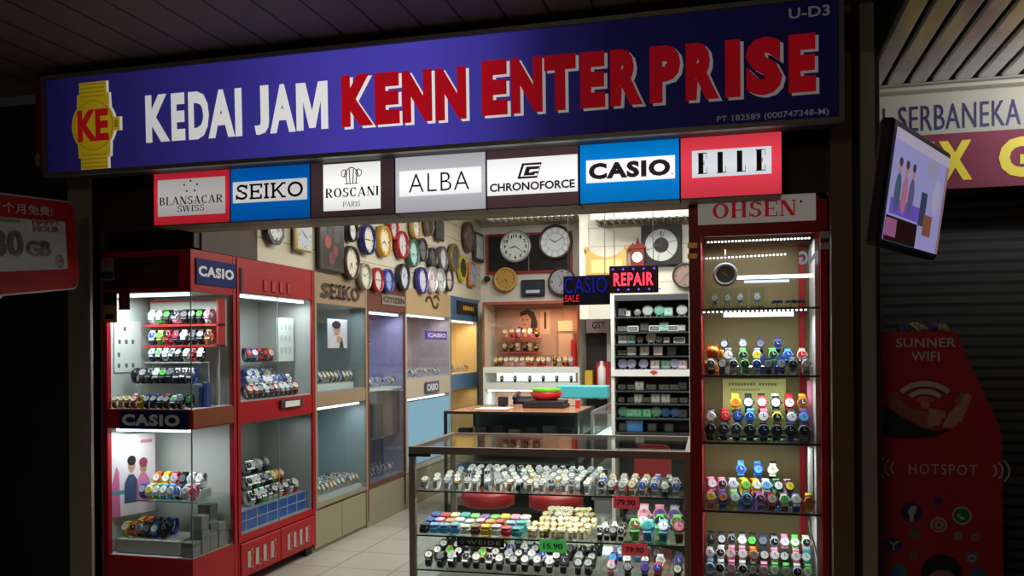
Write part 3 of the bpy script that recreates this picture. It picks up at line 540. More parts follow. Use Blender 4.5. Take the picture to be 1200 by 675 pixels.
FSe, t_, W = unit('', 'beige wall showcase with large carved letters and photo of a young man', 5.71, 6.64, tan, 0)
zu = (FSe.l(400, 457)[1], FSe.l(400, 359)[1]); zl = (FSe.l(400, 581)[1], FSe.l(400, 474)[1]); SE_U, SE_L = zu[0], zl[0]
casing(t_, W, D, 2.085, [zl, zu], tan, zl[0]-.03); bays(t_, FSe, W, D, [zl, zu], grn, False, [1.8, 1.3])
MB().box(0, W, .03, D, 0, zl[0]-.03, gdoor).build('base', t_)
for a0 in (.015, W/2+.004): MB().box(a0, a0+W/2-.02, .012, .03, .03, zl[0]-.05, gdoor, .004).build('base_door', t_)
a0, a1, z0, z1 = FSe.r(376, 332, 420, 352); z0, z1 = FSe.l(398, 351)[1], FSe.l(398, 334)[1]; m = MB(); m.serif('SEIKO', a0, a1, z0, z1, -.012, mat((62, 40, 32), .4), .17, .15); m.build('lettering', t_)
m = MB(); m.box(.05, W-.05, .1, .3, zu[0], zu[0]+.05, wht); m.build('white_step', t_); m = MB(); m.box(.04, W-.04, .04, .3, zl[0], zl[0]+.03, wht); m.build('white_step', t_)
FBr, t_, W = unit('', 'narrow dark brown wall showcase with grey name plate', 6.64, 7.5, brn, 0)
zb = (FBr.l(452, 560)[1], FBr.l(452, 366)[1]); BR_U = FBr.l(452, 452, .2)[1]; BR_L = zb[0]
casing(t_, W, D, 2.085, [zb], brn, zb[0]-.04); bays(t_, FBr, W, D, [zb], lav, False, [2.4], (215, 222, 255))
MB().box(0, W, .012, D, 0, zb[0]-.04, gdoor).build('base', t_); MB().box(.03, W-.03, .03, D-.02, BR_U-.02, BR_U, wht).build('shelf', t_); MB().box(.03, W-.03, .05, .06, .72, BR_U-.02, GS).build('inner_pane', t_)
a0, a1, z0, z1 = FBr.r(447, 346, 474, 358); m = MB(); m.box(a0, a1, -.008, -.004, z0, z1, mat((128, 120, 112), .4)); m.text('CITIZEN', a0+.02, a1-.02, z0+.02, z1-.02, -.0105, mat((52, 40, 36), .4), .03); m.build('name_plate', t_)
FT, t_, W = unit('', 'light tan wall showcase with curved brown emblem and two small plates', 7.5, 8.8, tan2, 0)
zu = (FT.l(503, 442)[1], FT.l(503, 370)[1]); zl = (FT.l(503, 540)[1], FT.l(503, 464)[1]); TA_U, TA_L = zu[0], zl[0]
lil = mat((186, 172, 180), .4); iceb = mat((176, 214, 230), .4)
casing(t_, W, D, 2.085, [zl, zu], mat((178, 170, 150), .5), zl[0]-.04); bays(t_, FT, W, D, [zl, zu], lil, False, [1.5, 2.4]); MB().box(.002, W-.002, -.012, 0, zu[1], 2.084, tan2).build('header', t_); MB().box(0, W, .012, D, 0, zl[0]-.04, gdoor).build('base', t_)
MB().rect(.05, W-.05, zl[0]+.02, zl[1]-.03, .0, led((150, 196, 216), .72)).build('lit_panel', t_)
a_, z_ = FT.l(505, 354); m = MB(); em = mat((72, 46, 34), .4); m.arc(a_-.09, z_-.01, .11, .07, 0, PI, .05, .03, -.015, em); m.arc(a_+.09, z_+.0, .11, .07, PI, 2*PI, .05, .03, -.015, em); m.arc(a_+.12, z_+.02, .1, .06, 0, PI*.9, .04, .03, -.0155, em); m.build('emblem', t_)
for x0, y0, x1, y1, c in ((498, 388, 522, 398, (78, 60, 168)), (497, 447, 513, 460, (40, 54, 96))):
    a0, a1, z0, z1 = FT.r(x0, y0, x1, y1); m = MB(); m.box(a0, a1, -.016, -.012 if y0 > 400 else 0, z0, z1, mat(c, .4)); m.text('CASIO', a0+.04, a1-.04, z0+.022, z1-.022, -.018, pale, .04); m.build('name_plate', t_)
FBl, t_, W = unit('', 'blue-framed wall showcase glowing warm inside at the far end', 8.8, 9.85, blu, 0)
zu = (FBl.l(545, 437)[1], FBl.l(545, 376)[1]); zl = (FBl.l(545, 540)[1], FBl.l(545, 455)[1]); BL_U = zu[0]
casing(t_, W, D, 2.085, [zl, zu], blu, zl[0]-.04); bays(t_, FBl, W, D, [zl, zu], mat((232, 206, 160), .4), False, [1.2, 4.], (255, 222, 160)); MB().box(0, W, .012, D, 0, zl[0]-.04, blu).build('base', t_)
a0, a1, z0, z1 = FBl.r(535, 354, 558, 369); m = MB(); m.box(a0, a1, -.012, 0, z0, z1, black); [m.rect(a0+.2+(a1-.32-a0)*k/6, a0+.2+(a1-.32-a0)*(k+.72)/6, z0+.05, z1-.05, -.014, mat((200, 160, 40), .4)) for k in range(6)]; m.build('name_plate', t_)
for z in (zl[0]+.25,): MB().box(.03, W-.03, .05, D-.02, z, z+.006, GS).build('shelf', t_)
# sheets and posters inside the side showcases
m = MB(); fi = Fr('X', -3.58, 0.)
a0, a1, z0, z1 = fi.r(134, 376, 165, 436); m.box(a0, a1, 0, .003, z0, z1, wht)
for u, v in ((.35, .85), (.15, .6), (.4, .6), (.65, .6), (.12, .35), (.12, .14), (.4, .14), (.65, .14)): m.box(a0+(a1-a0)*u, a0+(a1-a0)*(u+.08), -.002, 0, z0+(z1-z0)*(v-.05), z0+(z1-z0)*(v+.03), mat((90, 100, 96), .5))
m.solo('watch_sheet', 'white card of small watch pictures on the left wall of the corner showcase', 'card', fr=fi)
fo = Fr('Y', 4.236); a0, a1, z0, z1 = fo.r(121, 341, 137, 378); MB().box(a0, a1, 0, .002, z0, z1, mat((150, 110, 30), .5)).rect(a0+.004, a1-.004, z0+(z1-z0)*.55, z1-.005, -.001, blk).rect(a0+.015, a1-.02, z0+.02, z0+.05, -.001, blk).solo('sticker', 'yellow and black sticker on the upper front pane of the corner showcase', 'sticker', fr=fo)
a0, a1, z0, z1 = fo.r(139, 340, 152, 363); MB().box(a0, a1, 0, .002, z0, z1, mat((70, 20, 22), .5)).rect(a0+.01, a1-.01, z0+.02, z1-.02, -.001, mat((86, 34, 32), .5)).solo('sticker', 'dark red sticker on the upper front pane of the corner showcase', 'sticker', fr=fo)
fe = Fr('X', -3.13, 0.); a0, a1, z0, z1 = fe.r(325, 373, 356, 423); a1 = min(a1, 5.64); m = MB(); m.box(a0, a1, 0, .004, z0, z1, mat((228, 236, 234), .5))
for r_ in range(3):
    for k in range(3): m.disc(a0+(a1-a0)*(.25+.25*k), z0+(z1-z0)*(.25+.27*r_), .02, .026, -.001, mat((190, 204, 208), .5), 12)
m.box(a0, a1, .004, .02, z0-.0, z0+.01, wht); o = m.solo('watch_poster', 'white paper poster of faint watches standing in the red showcase', 'poster', fr=fe)
fs = Fr('X', -3.12, 0.); a0, a1, z0, z1 = fs.r(384, 374, 407, 408); t = fs.thing('photo_poster', 'photo of a young dark-haired man resting chin on hand in beige showcase', 'poster', a=(a0+a1)/2, z=z0)
h = z1-z0; w = (a1-a0)/2; MB().box(-w, w, 0, .005, 0, h, mat((206, 206, 222), .5)).build('sheet', t)
sk = mat((196, 150, 128), .5); hair = mat((26, 22, 24), .5); suit = mat((58, 54, 70), .5)
m = MB(); m.poly([(-w*.9, 0), (w*.85, 0), (w*.8, h*.32), (w*.2, h*.48), (-w*.5, h*.4), (-w*.9, h*.2)], -.001, mat((222, 214, 216), .5)); m.poly([(w*.15, 0), (w*.6, 0), (w*.45, h*.36), (w*.25, h*.36)], -.0015, suit); m.disc(-w*.1, h*.62, w*.34, h*.19, -.002, sk, 18); m.disc(-w*.14, h*.8, w*.44, h*.14, -.0025, hair, 16); m.disc(w*.12, h*.3, w*.26, h*.12, -.003, sk, 12); m.rect(-w*.28, -w*.16, h*.63, h*.645, -.003, hair); m.rect(w*.02, w*.14, h*.63, h*.645, -.003, hair); m.rect(-w*.16, w*.04, h*.51, h*.525, -.003, mat((150, 80, 80), .5)); m.build('printed_figure', t)
fp = Fg((-3.575, 4.275, 0.), math.radians(72)); a0, a1, z0, z1 = fp.r(126, 509, 182, 603); a0 = max(a0, .005); a1 = min(a1, .38); t = fp.thing('photo_poster', 'white and pink poster of a boy and girl in corner showcase', 'poster', a=(a0+a1)/2, z=z0); h = z1-z0; w = (a1-a0)/2
MB().box(-w, w, 0, .005, 0, h, mat((236, 226, 230), .5)).build('sheet', t); pk = mat((214, 110, 160), .5)
m = MB(); m.poly([(-w, 0), (-w*.62, 0), (-w*.68, h*.55), (-w*.8, h*.62), (-w, h*.4)], -.001, pk); m.rect(w*.3, w*.85, h*.88, h*.92, -.001, mat((230, 130, 160), .5)); m.rect(-w, w*.1, h*.27, h*.32, -.0012, mat((70, 150, 160), .5))
for s_, hx, hz, cl in ((-1, -.12, .62, (60, 80, 110)), (1, .42, .58, (222, 130, 170))):
    m.poly([(w*(hx-.34), h*.15), (w*(hx+.3), h*.15), (w*(hx+.28), h*.42), (w*(hx+.1), h*.5), (w*(hx-.14), h*.5), (w*(hx-.32), h*.4)], -.002, mat(cl, .5)); m.disc(w*hx, h*hz, w*.17, h*.09, -.003, sk, 14); m.disc(w*hx, h*(hz+.055), w*.2, h*.062, -.0035, hair if s_ < 0 else mat((150, 60, 80), .5), 14); m.disc(w*(hx-.07), h*hz, w*.02, h*.008, -.004, hair, 6); m.disc(w*(hx+.07), h*hz, w*.02, h*.008, -.004, hair, 6); m.rect(w*(hx-.05), w*(hx+.05), h*(hz-.045), h*(hz-.038), -.004, mat((190, 60, 70), .5))
m.build('printed_figures', t)
# red wire rack, blue boxes and clear steps in the corner showcase
FCu = Fr('Y', 4.6, -3.6)
a0, a1, z0, z1 = FCu.r(176, 352, 268, 406); t = FCu.thing('watch_rack', 'red-edged watch display rack in the upper corner showcase', 'rack', a=(a0+a1)/2-.01, z=zt0+.003); w = (a1-a0)/2-.012; rw = mat((206, 40, 48), .4)
zr = [FCu.l(222, y)[1]-zt0 for y in (352, 362, 382, 407)]
MB().box(-w, w, .0, .012, zr[3], zr[0], mat((196, 204, 190), .5)).build('back_board', t)
for z in zr[:1]: MB().box(-w, w, -.012, 0, z-.012, z, rw).build('rail', t)
RACK = []
for z in (FCu.l(222, 381)[1]-zt0, FCu.l(222, 405)[1]-zt0): MB().box(-w, w, -.075, 0, z-.012, z, rw).build('rail', t); RACK.append(z+zt0+.003)
MB().box(w-.012, w, -.075, 0, zr[3], zr[0], rw).build('side_rail', t)
for s_ in (-.8, .8): MB().box(w*s_-.006, w*s_+.006, 0, .012, 0, zr[3], wht).build('leg', t)
STEPC = []
for i, (b0, b1, y) in enumerate(((.24, .32, 424), (.16, .24, 450))):
    f_ = Fr('Y', 4.24+b0, -3.6); z = f_.l(215, y)[1]; fo = Fr('Y', 4.24, -3.6); MB().box(.1, .5, b0, b1, z-.008, z, mat((206, 216, 212), .3)).box(.1, .5, b1-.008, b1, zt0+.003, z-.008, mat((206, 216, 212), .3)).solo('display_step', ['taller white display step behind in the upper corner showcase', 'lower white display step in front in the upper corner showcase'][i], 'display step', fr=fo); STEPC.append((z, b0+.04))
ib = 0
for a0, a1, h in ((.506, .532, .125), (.537, .563, .15)):
    MB().box(a0, a1, .2, .245, zt0+.003, zt0+h, mat((38, 76, 150), .4), .003).solo('watch_box', ('shorter tall blue box in right corner of upper corner showcase', 'taller blue box at the side pane of upper corner showcase')[ib], 'box', fr=FC); ib += 1
# white tray, grey boxes in the lower corner showcase
fo = FC; a0, a1, z0, z1 = fo.r(122, 630, 208, 652, .05)
a0 = .04; a1 = .48; MB().box(a0, a1, .05, .3, zl0+.004, zl0+.09, mat((190, 200, 196), .4), .006).solo('white_tray', 'flat white display block at the bottom of the corner showcase', 'display block', fr=fo); TRAY_Z = zl0+.09
gb = mat((150, 156, 150), .5); gb2 = mat((116, 122, 118), .5)
BX = [(.505, .03, 0, .075, .085), (.505, .115, 0, .078, .13), (.505, .2, 0, .075, .165), (.51, .285, 0, .07, .15), (.505, .357, 0, .06, .12), (.508, .118, .131, .07, .09), (.42, .31, 0, .08, .25)]
for i, (a, b, z, s_, h) in enumerate(BX):
    z += zl0+.004; f_ = FC; t = f_.thing('watch_box', f'grey cardboard box, {ORD[i]} from the front, stacked at right of the lower corner showcase', 'box', 'grey boxes in the lower corner showcase', a=a+s_/2, b=b+s_/2, z=z)
    MB().box(-s_/2, s_/2, -s_/2, s_/2, 0, h*.7, gb, .002).build('box_base', t); MB().box(-s_/2-.002, s_/2+.002, -s_/2-.002, s_/2+.002, h*.66, h, gb if i % 2 else gb2, .002).build('lid', t)
# ------------------------------------------------------------------ tall showcase at the right
FO = Fr('Y', 4.1, -.21); OW, OD = .615, .38
t_ = FO.thing('display_showcase', 'tall red glass showcase with strip lights at the right of the entrance', 'showcase')
olive = mat((114, 97, 56), .55, noise=.05)
m = MB(); m.box(0, .055, 0, OD, 0, 2.2, redp); m.box(OW-.03, OW, 0, OD, 0, 2.2, redp); m.box(.055, OW-.03, OD-.015, OD, .35, 2.2, olive); m.box(0, OW, 0, OD, 2.17, 2.2, redp); m.box(.055, OW-.03, .004, OD-.015, 0, .3, redp); m.build('carcass', t_)
m = MB(); m.box(OW-.1, OW-.075, OD-.035, OD-.016, .3, 2.0, redp); m.box(OW-.05, OW-.031, .05, OD-.016, .3, 2.0, mat((196, 190, 184), .5)); m.build('side_lining', t_)
MB().box(.055, OW-.03, .0, .02, 2.02, 2.17, redp).build('header', t_)
a0, a1, z0, z1 = FO.r(818, 233, 956, 262); hd = t_.children[-1]; z0, z1 = FO.l(887, 261)[1], FO.l(887, 230)[1]; m = MB(); m.box(a0, a1, -.008, 0, z0, z1, mat((170, 166, 158), .5, emit=.28)); m.build('name_plate', t_)  # plate's weak glow stands in for light spilling from the boxes above
q = FO.r(835, 236, 933, 257); m = MB(); m.serif('OHSEN', q[0], q[1], z0+.025, z1-.025, -.011, mat((176, 26, 40), .5, emit=.25), .22, .07); m.disc(q[1]+.02, z1-.035, .006, .006, -.011, mat((150, 20, 32), .5), 8); m.build('lettering', t_)  # letters glow too, the light on them put into their colour
MB().rect(.055, OW-.03, .3, 2.02, .006, GL).build('glass_door', t_)
m = MB()
for z in (1.98, 1.93): m.box(-.006, .04, -.012, 0, z-.012, z+.012, mat((170, 120, 70), .3, .6)); m.box(OW-.03, OW+.01, -.014, 0, z+.01, z+.04, mat((170, 175, 180), .3, .6))
m.build('hinges', t_)
OSH = [FO.l(890, y, .03)[1] for y in (361, 440, 519, 600)]
for z in OSH: MB().box(.056, OW-.032, .025, OD-.02, z-.007, z, GS).box(.056, OW-.032, .02, .025, z-.008, z+.001, mat((30, 44, 40), .3)).build('shelf', t_)
MB().box(.056, OW-.032, .025, OD-.02, .4, .408, mat((120, 126, 122), .4)).build('shelf', t_); OSH.append(.408)
def ledstrip(x0, x1, y0, y1, b, n):
    m = MB()
    for k in range(n): u = k/(n-1); a, z = FO.l(x0+(x1-x0)*u, y0+(y1-y0)*u, b); m.box(a-.004, a+.004, b-.003, b+.003, z-.003, z+.003, led((235, 235, 255), 6.))
    return m.build('light_strip', t_)
ledstrip(830, 948, 284, 279, .05, 30); ledstrip(828, 920, 303, 298, OD-.03, 22); ledstrip(825, 944, 366, 363, .03, 24)
m = MB(); a0, a1, z0, z1 = FO.r(848, 366, 930, 371, .12); m.box(a0, a1, .12, .135, z0, z1, led((245, 250, 255), 2.6)); m.build('light_strip', t_)
a0, a1, z0, z1 = FO.r(854, 322, 963, 326, .16); MB().box(a0, min(a1, OW-.05), .16, .172, z0, z1, led((245, 250, 255), 3.)).build('light_strip', t_)
a0, a1, z0, z1 = FO.r(872, 328, 925, 331, .25); MB().box(a0, a1, .25, .26, z0, z1, led((225, 235, 255), 1.2)).build('light_strip', t_)
for zt, p in ((2.0, 2.2), (OSH[0]-.03, 2.8), (OSH[1]-.02, 1.5), (OSH[2]-.02, 1.7), (OSH[3]-.02, 1.4)): blamp(FO, .3, .12, zt, .44, .06, p)
a0, a1, z0, z1 = FO.r(936, 294, 962, 310, .01); m = MB(); m.text('NG', a0, min(a1, OW-.04), z0, z1, .004, mat((190, 205, 225), .4, emit=.25), .05, mirror=True); m.build('reflected_lettering', t_)  # glowing mirrored letters drawn in place of a reflection in the glass
# card, cable, pink sheet in the tall showcase
fo = Fr('Y', 4.1+OD-.025, -.21); a0, a1, z0, z1 = fo.r(847, 444, 921, 482); m = MB(); m.box(a0, a1, 0, .003, OSH[2]+.002, z1, mat((206, 200, 120), .5)); [m.rect(a0+.03+(a1-a0-.07)*k/16, a0+.03+(a1-a0-.07)*(k+.7)/16, z1-.033, z1-.02, -.001, mat((120, 110, 60), .5)) for k in range(16) if k != 9]; [m.rect(a0+.04+.012*k, a0+.049+.012*k, z1-.058, z1-.05, -.001, mat((150, 140, 80), .5)) for k in range(12)]; m.solo('yellow_card', 'yellow printed card behind the watches in the tall showcase', 'card', fr=fo)
fo = Fr('Y', 4.1+.2, -.21); MB().box(OW-.075, OW-.053, 0, .003, OSH[2]+.002, OSH[1]-.03, mat((226, 130, 160), .5, noise=.1)).solo('pink_sheet', 'pink sheet hanging at the right end of the tall showcase', 'sheet', fr=fo)
m = MB(); pts = [FO.l(x, y, .02) for x, y in ((950, 602), (948, 612), (950, 624), (955, 640), (958, 655), (959, 672))]; m.tube([(a, .012, z) for a, z in pts], .0035, wht); m.solo('cable', 'white cable hanging down inside the right edge of the tall showcase', 'cable', fr=FO)
m = MB(); a, z = FO.l(958, 545, .2); m.box(OW-.075, OW-.056, .15, .22, OSH[3]+.002, OSH[2]-.03, mat((206, 206, 200), .5), .004); m.solo('power_strip', 'white power strip standing at the right end of the tall showcase', 'power strip', fr=FO)
m = MB(); a, z = FO.l(850, 322, .14); fo = Fr('Y', 4.24, -.21); t = fo.thing('round_clock', 'small steel ring clock hanging in the top of the tall showcase', 'clock', a=a, z=z)
MB().lathe([(.042, 0), (.056, 0), (.058, .01), (.056, .02), (.042, .02), (.042, 0)], mat((150, 154, 156), .35, .1), axis='b', n=28).build('rim', t); MB().disc(0, 0, .042, .042, -.004, mat((112, 110, 84), .4), 24).build('dial', t); MB().poly([(-.003, 0), (.003, 0), (.03, -.02)][::-1], -.006, wht).poly([(0, -.003), (0, .003), (-.024, .02)], -.006, wht).build('hands', t); MB().tube([(0, -.01, .056), (0, -.01, .12)], .002, steel, 6).build('hanging_wire', t)
# ------------------------------------------------------------------ front glass counter
FK = Fg((-1.785, 4.5, 0), math.radians(1.6)); KW, KD, KH = 1.555, .82, .955
t_ = FK.thing('glass_counter', 'front glass counter with dark frame and three shelves of watches', 'glass counter')
al = mat((134, 122, 114), .45, .1); al2 = mat((106, 98, 90), .35, .4)
for a in (0, KW-.035):
    for b in (0, KD-.035): MB().box(a, a+.035, b, b+.035, 0, KH-.03, al).build('post', t_)
m = MB(); r_ = .04; m.box(0, KW, -.002, .03, KH-r_, KH, al); m.box(0, KW, KD-.03, KD, KH-.028, KH, al); m.box(0, .03, .03, KD-.03, KH-.028, KH, al); m.box(KW-.03, KW, .03, KD-.03, KH-.028, KH, al); m.build('top_frame', t_)
MB().box(.03, KW-.03, .03, KD-.03, KH-.012, KH-.004, GS).build('top_pane', t_)
MB().rect(.035, KW-.035, .1, KH-.04, .01, GL).build('front_pane', t_)
for a in (.012, KW-.012): m = MB(); m.add([(a, .035, .1), (a, KD-.035, .1), (a, KD-.035, KH-.03), (a, .035, KH-.03)], [(0, 1, 2, 3)], GL); m.build('side_pane', t_)
KSH = []
for y in (577, 630, 671): KSH.append(FK.loc[2]+1.5-(y-409.3)/1000*4.73)
for z in KSH: MB().box(.02, KW-.02, .03, KD-.04, z-.007, z, GS).box(.02, KW-.02, .024, .03, z-.008, z, mat((24, 38, 34), .3)).build('shelf', t_)
MB().box(0, KW, 0, KD, .0, .1, al).build('base', t_); MB().box(.0, .13, -.006, 0, KH-.055, KH-.04, black).build('lock_plate', t_)
def kl(px, py, z):  # pixel on the horizontal plane z -> counter-local (a, b)
    q = fg_inv(FK, atZ(px, py, z)); return q[0], q[1]
for zk_, pw in ((KH-.045, 1.8), (KSH[0]-.012, 3.4), (KSH[1]-.012, 2.2)):
    p = FK.w(KW/2, .04, zk_); o = lamp(p, KW-.1, pw, (255, 250, 240), (-math.sin(FK.rz)*.8, math.cos(FK.rz)*.8, -.6), .012)  # unseen lamps added under the front edges to brighten the counter's goods
tg = 0
for x0, x1, y, c, lab in ((722, 751, 585, (196, 60, 70), 'pink-red price tag hanging from top shelf of the front counter'), (731, 760, 637, (196, 60, 70), 'pink-red price tag hanging from middle shelf of the front counter'), (637, 668, 632, (70, 190, 90), 'green price tag hanging from middle shelf of the front counter')):
    k = (0, 1, 1)[tg]; zc = KSH[k]; a0 = (x0-480)/328*KW; a1 = (x1-480)/328*KW; m = MB(); m.box(a0, a1, .017, .02, zc-.062, zc+.004, mat(c, .5, emit=.4)); m.text('79.90' if tg < 2 else '15.90', a0+.02, a1-.02, zc-.045, zc-.014, .0155, blk, .03); m.solo('price_tag', lab, 'price tag', fr=FK); tg += 1  # tags glow in place of light falling on their fronts
a0 = (538-480)/328*KW; m = MB(); m.box(a0, a0+.27, .017, .021, KSH[1]-.05, KSH[1]-.004, mat((24, 24, 26), .4)); m.text('WEIDE', a0+.055, a0+.25, KSH[1]-.038, KSH[1]-.016, .0155, pale, .01, 1.2); m.arc(a0+.03, KSH[1]-.027, .012, .011, 0, 2*PI, .003, .003, .0155, pale, 10); m.solo('name_card', 'black name card with pale letters under the middle shelf of the front counter', 'card', fr=FK)
# ------------------------------------------------------------------ inner counters
def counter(fr, lab, W, D, H, frame, top, shelf_z, m_in):
    t = fr.thing('glass_counter', lab, 'glass counter')
    for a in (0, W-.025):
        for b in (0, D-.025): MB().box(a, a+.025, b, b+.025, 0, H-.02, frame).build('post', t)
    MB().box(0, W, 0, .02, H-.022, H, frame).box(0, W, D-.02, D, H-.022, H, frame).box(0, .02, .02, D-.02, H-.022, H, frame).box(W-.02, W, .02, D-.02, H-.022, H, frame).build('top_frame', t)
    MB().box(.02, W-.02, .02, D-.02, H-.012, H-.003, top).build('top_pane', t); MB().rect(.025, W-.025, .12, H-.022, .008, GL).build('front_pane', t); MB().box(0, W, 0, D, 0, .12, frame).build('base', t)
    for a in (.01, W-.01): m = MB(); m.add([(a, .025, .12), (a, D-.025, .12), (a, D-.025, H-.02), (a, .025, H-.02)], [(0, 1, 2, 3)], GL); m.build('side_pane', t)
    for z in shelf_z: MB().box(.02, W-.02, .02, D-.02, z-.006, z, m_in).build('shelf', t)
    return t
FI = Fg((-2.52, 7.2, 0), 0.); counter(FI, 'inner black-framed glass counter with painted tan reflection on top and black trays', 1.21, .9, .95, mat((26, 26, 28), .35), mat((176, 122, 84), .25), (.74, .5), mat((96, 110, 106), .4)); MB().box(.03, 1.18, .86, .875, .12, .925, mat((78, 100, 98), .4)).build('back_panel', bpy.data.objects['glass_counter.001'])  # tan of the top is the rose showcase's reflection put into colour
FJ = Fg((-1.28, 7.7, 0), 0.); counter(FJ, 'narrow silver-framed glass counter running to the back wall', .42, 1.9, .93, mat((150, 152, 150), .35, .4), GS, (.7, .4), mat((150, 168, 160), .4)); blamp(FJ, .2, .5, .88, .3, 1., 5.)
# things on and in the inner counter
def il(px, py, z=.95): return fg_inv(FI, atZ(px, py, z))[:2]
a, b = il(637, 478); t = FI.thing('tray_stack', 'flat black velvet tray, lowest of the pile on the inner counter', 'tray', a=a, b=b+.12, z=.95); MB().box(-.2, .2, -.14, .14, 0, .03, mat((38, 34, 38), .5), .005).build('tray', t)
bpy.data.objects.remove(t.children[0]); bpy.data.objects.remove(t)
for i in range(2): MB().box(a-.2+.01*i, a+.2-.015*i, b-.02, b+.26, .95+.034*i, .982+.034*i, mat(((38, 34, 38), (50, 44, 48))[i], .5), .005).solo('flat_tray', ('black flat tray lying on the inner counter', 'dark grey flat tray lying on the black one on the inner counter')[i], 'tray', fr=FI)
prof = lambda r, h: [(r*.62, 0), (r*.8, h*.3), (r, h), (r*.95, h), (r*.74, h*.34), (.001, h*.12)]
z = 1.018; FI0 = FI
for c, r_, h, dz, lab in (((206, 36, 44), .16, .075, 0, 'red plastic bowl under the green one on the inner counter'), ((120, 200, 60), .145, .06, .048, 'lime green plastic bowl nested in the red one on the inner counter')):
    m = MB(); m.lathe(prof(r_, h), mat(c, .35), c=(a, b+.12, z+dz), n=28); m.solo('plastic_bowl', lab, 'bowl', fr=FI)
a, b = il(588, 476); MB().box(a-.04, a+.04, b, b+.1, .95, 1.04, mat((30, 30, 34), .5), .006).box(a-.03, a+.03, b-.002, b, .97, 1.02, dkgrey).solo('card_reader', 'small black boxy device on the left of the inner counter', 'device', fr=FI)
a, b = il(608, 474); t = FI.thing('desk_telephone', 'dark navy desk telephone beside the bowls on the inner counter', 'telephone', a=a, b=b+.1, z=.95)
MB().add([(-.06, -.1, 0), (.12, -.1, 0), (.12, .08, 0), (-.06, .08, 0), (-.06, -.1, .03), (.12, -.1, .03), (.12, .08, .075), (-.06, .08, .075)], [(0, 3, 2, 1), (4, 5, 6, 7), (0, 1, 5, 4), (1, 2, 6, 5), (2, 3, 7, 6), (3, 0, 4, 7)], mat((26, 28, 48), .4)).build('base', t)
MB().tube([(-.045, -.1, .06), (-.048, -.02, .085), (-.045, .08, .105)], [.024, .015, .024], mat((30, 32, 60), .4)).build('handset', t); MB().box(.0, .1, .03, .06, .066, .078, mat((110, 130, 120), .3)).build('display', t)
a, b = il(575, 480); MB().box(a-.17, a+.14, b+.02, b+.3, .95, .952, mat((222, 224, 226), .5)).solo('paper_sheet', 'white sheets of paper on the left of the inner counter', 'paper', fr=FI)
a, b = il(676, 478); MB().box(a-.02, a+.02, b+.02, b+.07, .95, 1.02, mat((206, 44, 40), .5), .004).solo('small_box', 'small bright red box on the right corner of the inner counter', 'box', fr=FI)
for i in range(7): a = .1+.155*i; MB().box(a, a+.11, .1, .2, .741, .79+.02*(i % 3), mat(((40, 42, 44), (70, 76, 74), (30, 34, 36), (112, 100, 84))[i % 4], .5), .006).solo('watch_case_box', f'dark case, {ORD[i]} from left inside the inner counter', 'box', 'dark cases in the inner counter', fr=FI)
a0, a1 = FW.l(652, 460)[0], 0
fj = Fr('Y', 8.6); q = fj.r(652, 452, 712, 467); MB().box(q[0], q[1], 0, .2, q[2], q[3], mat((80, 196, 206), .5), .01).solo('teal_box', 'long turquoise box with small pictures standing on the white shelf', 'box', fr=fj)
m = MB()
# seats seen through the front counter
fz = Fr('Y', 6.0); q = fz.r(535, 580, 682, 598); ac = (q[0]+q[1])/2
for i, ax in enumerate((q[0]+.2, q[1]-.22)):
    t = fz.thing('stool', ('left red-topped stool seen through the front counter', 'right red-topped stool seen through the front counter')[i], 'stool', a=ax, b=.15)
    MB().lathe([(.17, q[2]), (.2, q[2]+.015), (.2, q[3]-.02), (.17, q[3]), (.001, q[3]+.005)], mat((150, 28, 34), .45), n=24).build('seat', t); MB().lathe([(.02, .03), (.02, q[2])], steel, n=10).build('column', t); MB().lathe([(.2, 0), (.2, .01), (.05, .03), (.02, .035)], steel, n=20).build('base', t)
q = fz.r(720, 575, 796, 590); t = fz.thing('office_chair', 'black office chair with red back behind the right of front counter', 'chair', a=(q[0]+q[1])/2, b=.25)
bc = mat((34, 32, 34), .5); w = (q[1]-q[0])/2
MB().box(-w*.8, w*.8, -.2, .2, q[2]-.18, q[2]-.1, bc, .03).build('seat', t)
for s_ in (-1, 1): MB().tube([(s_*w*.95, -.22, q[2]+.02), (s_*w, .1, q[2]+.03), (s_*w*.9, .15, q[2]-.15)], .022, bc).build('armrest', t)
q2 = fz.r(712, 533, 752, 545); MB().prism(rr(-w*.6, w*.6, q[3], q2[3]+.02, .06), .2, .27, mat((150, 32, 40), .5)).build('backrest', t)
MB().lathe([(.025, .08), (.025, q[2]-.16)], steel, n=10).build('column', t); m = MB(); [m.tube([(0, 0, .09), (.25*math.cos(k*2*PI/5), .25*math.sin(k*2*PI/5), .04)], .018, bc) for k in range(5)]; m.build('base', t)
for k in range(5): MB().ball((.25*math.cos(k*2*PI/5), .25*math.sin(k*2*PI/5), .025), .025, bc, 8, 6).build('castor', t)
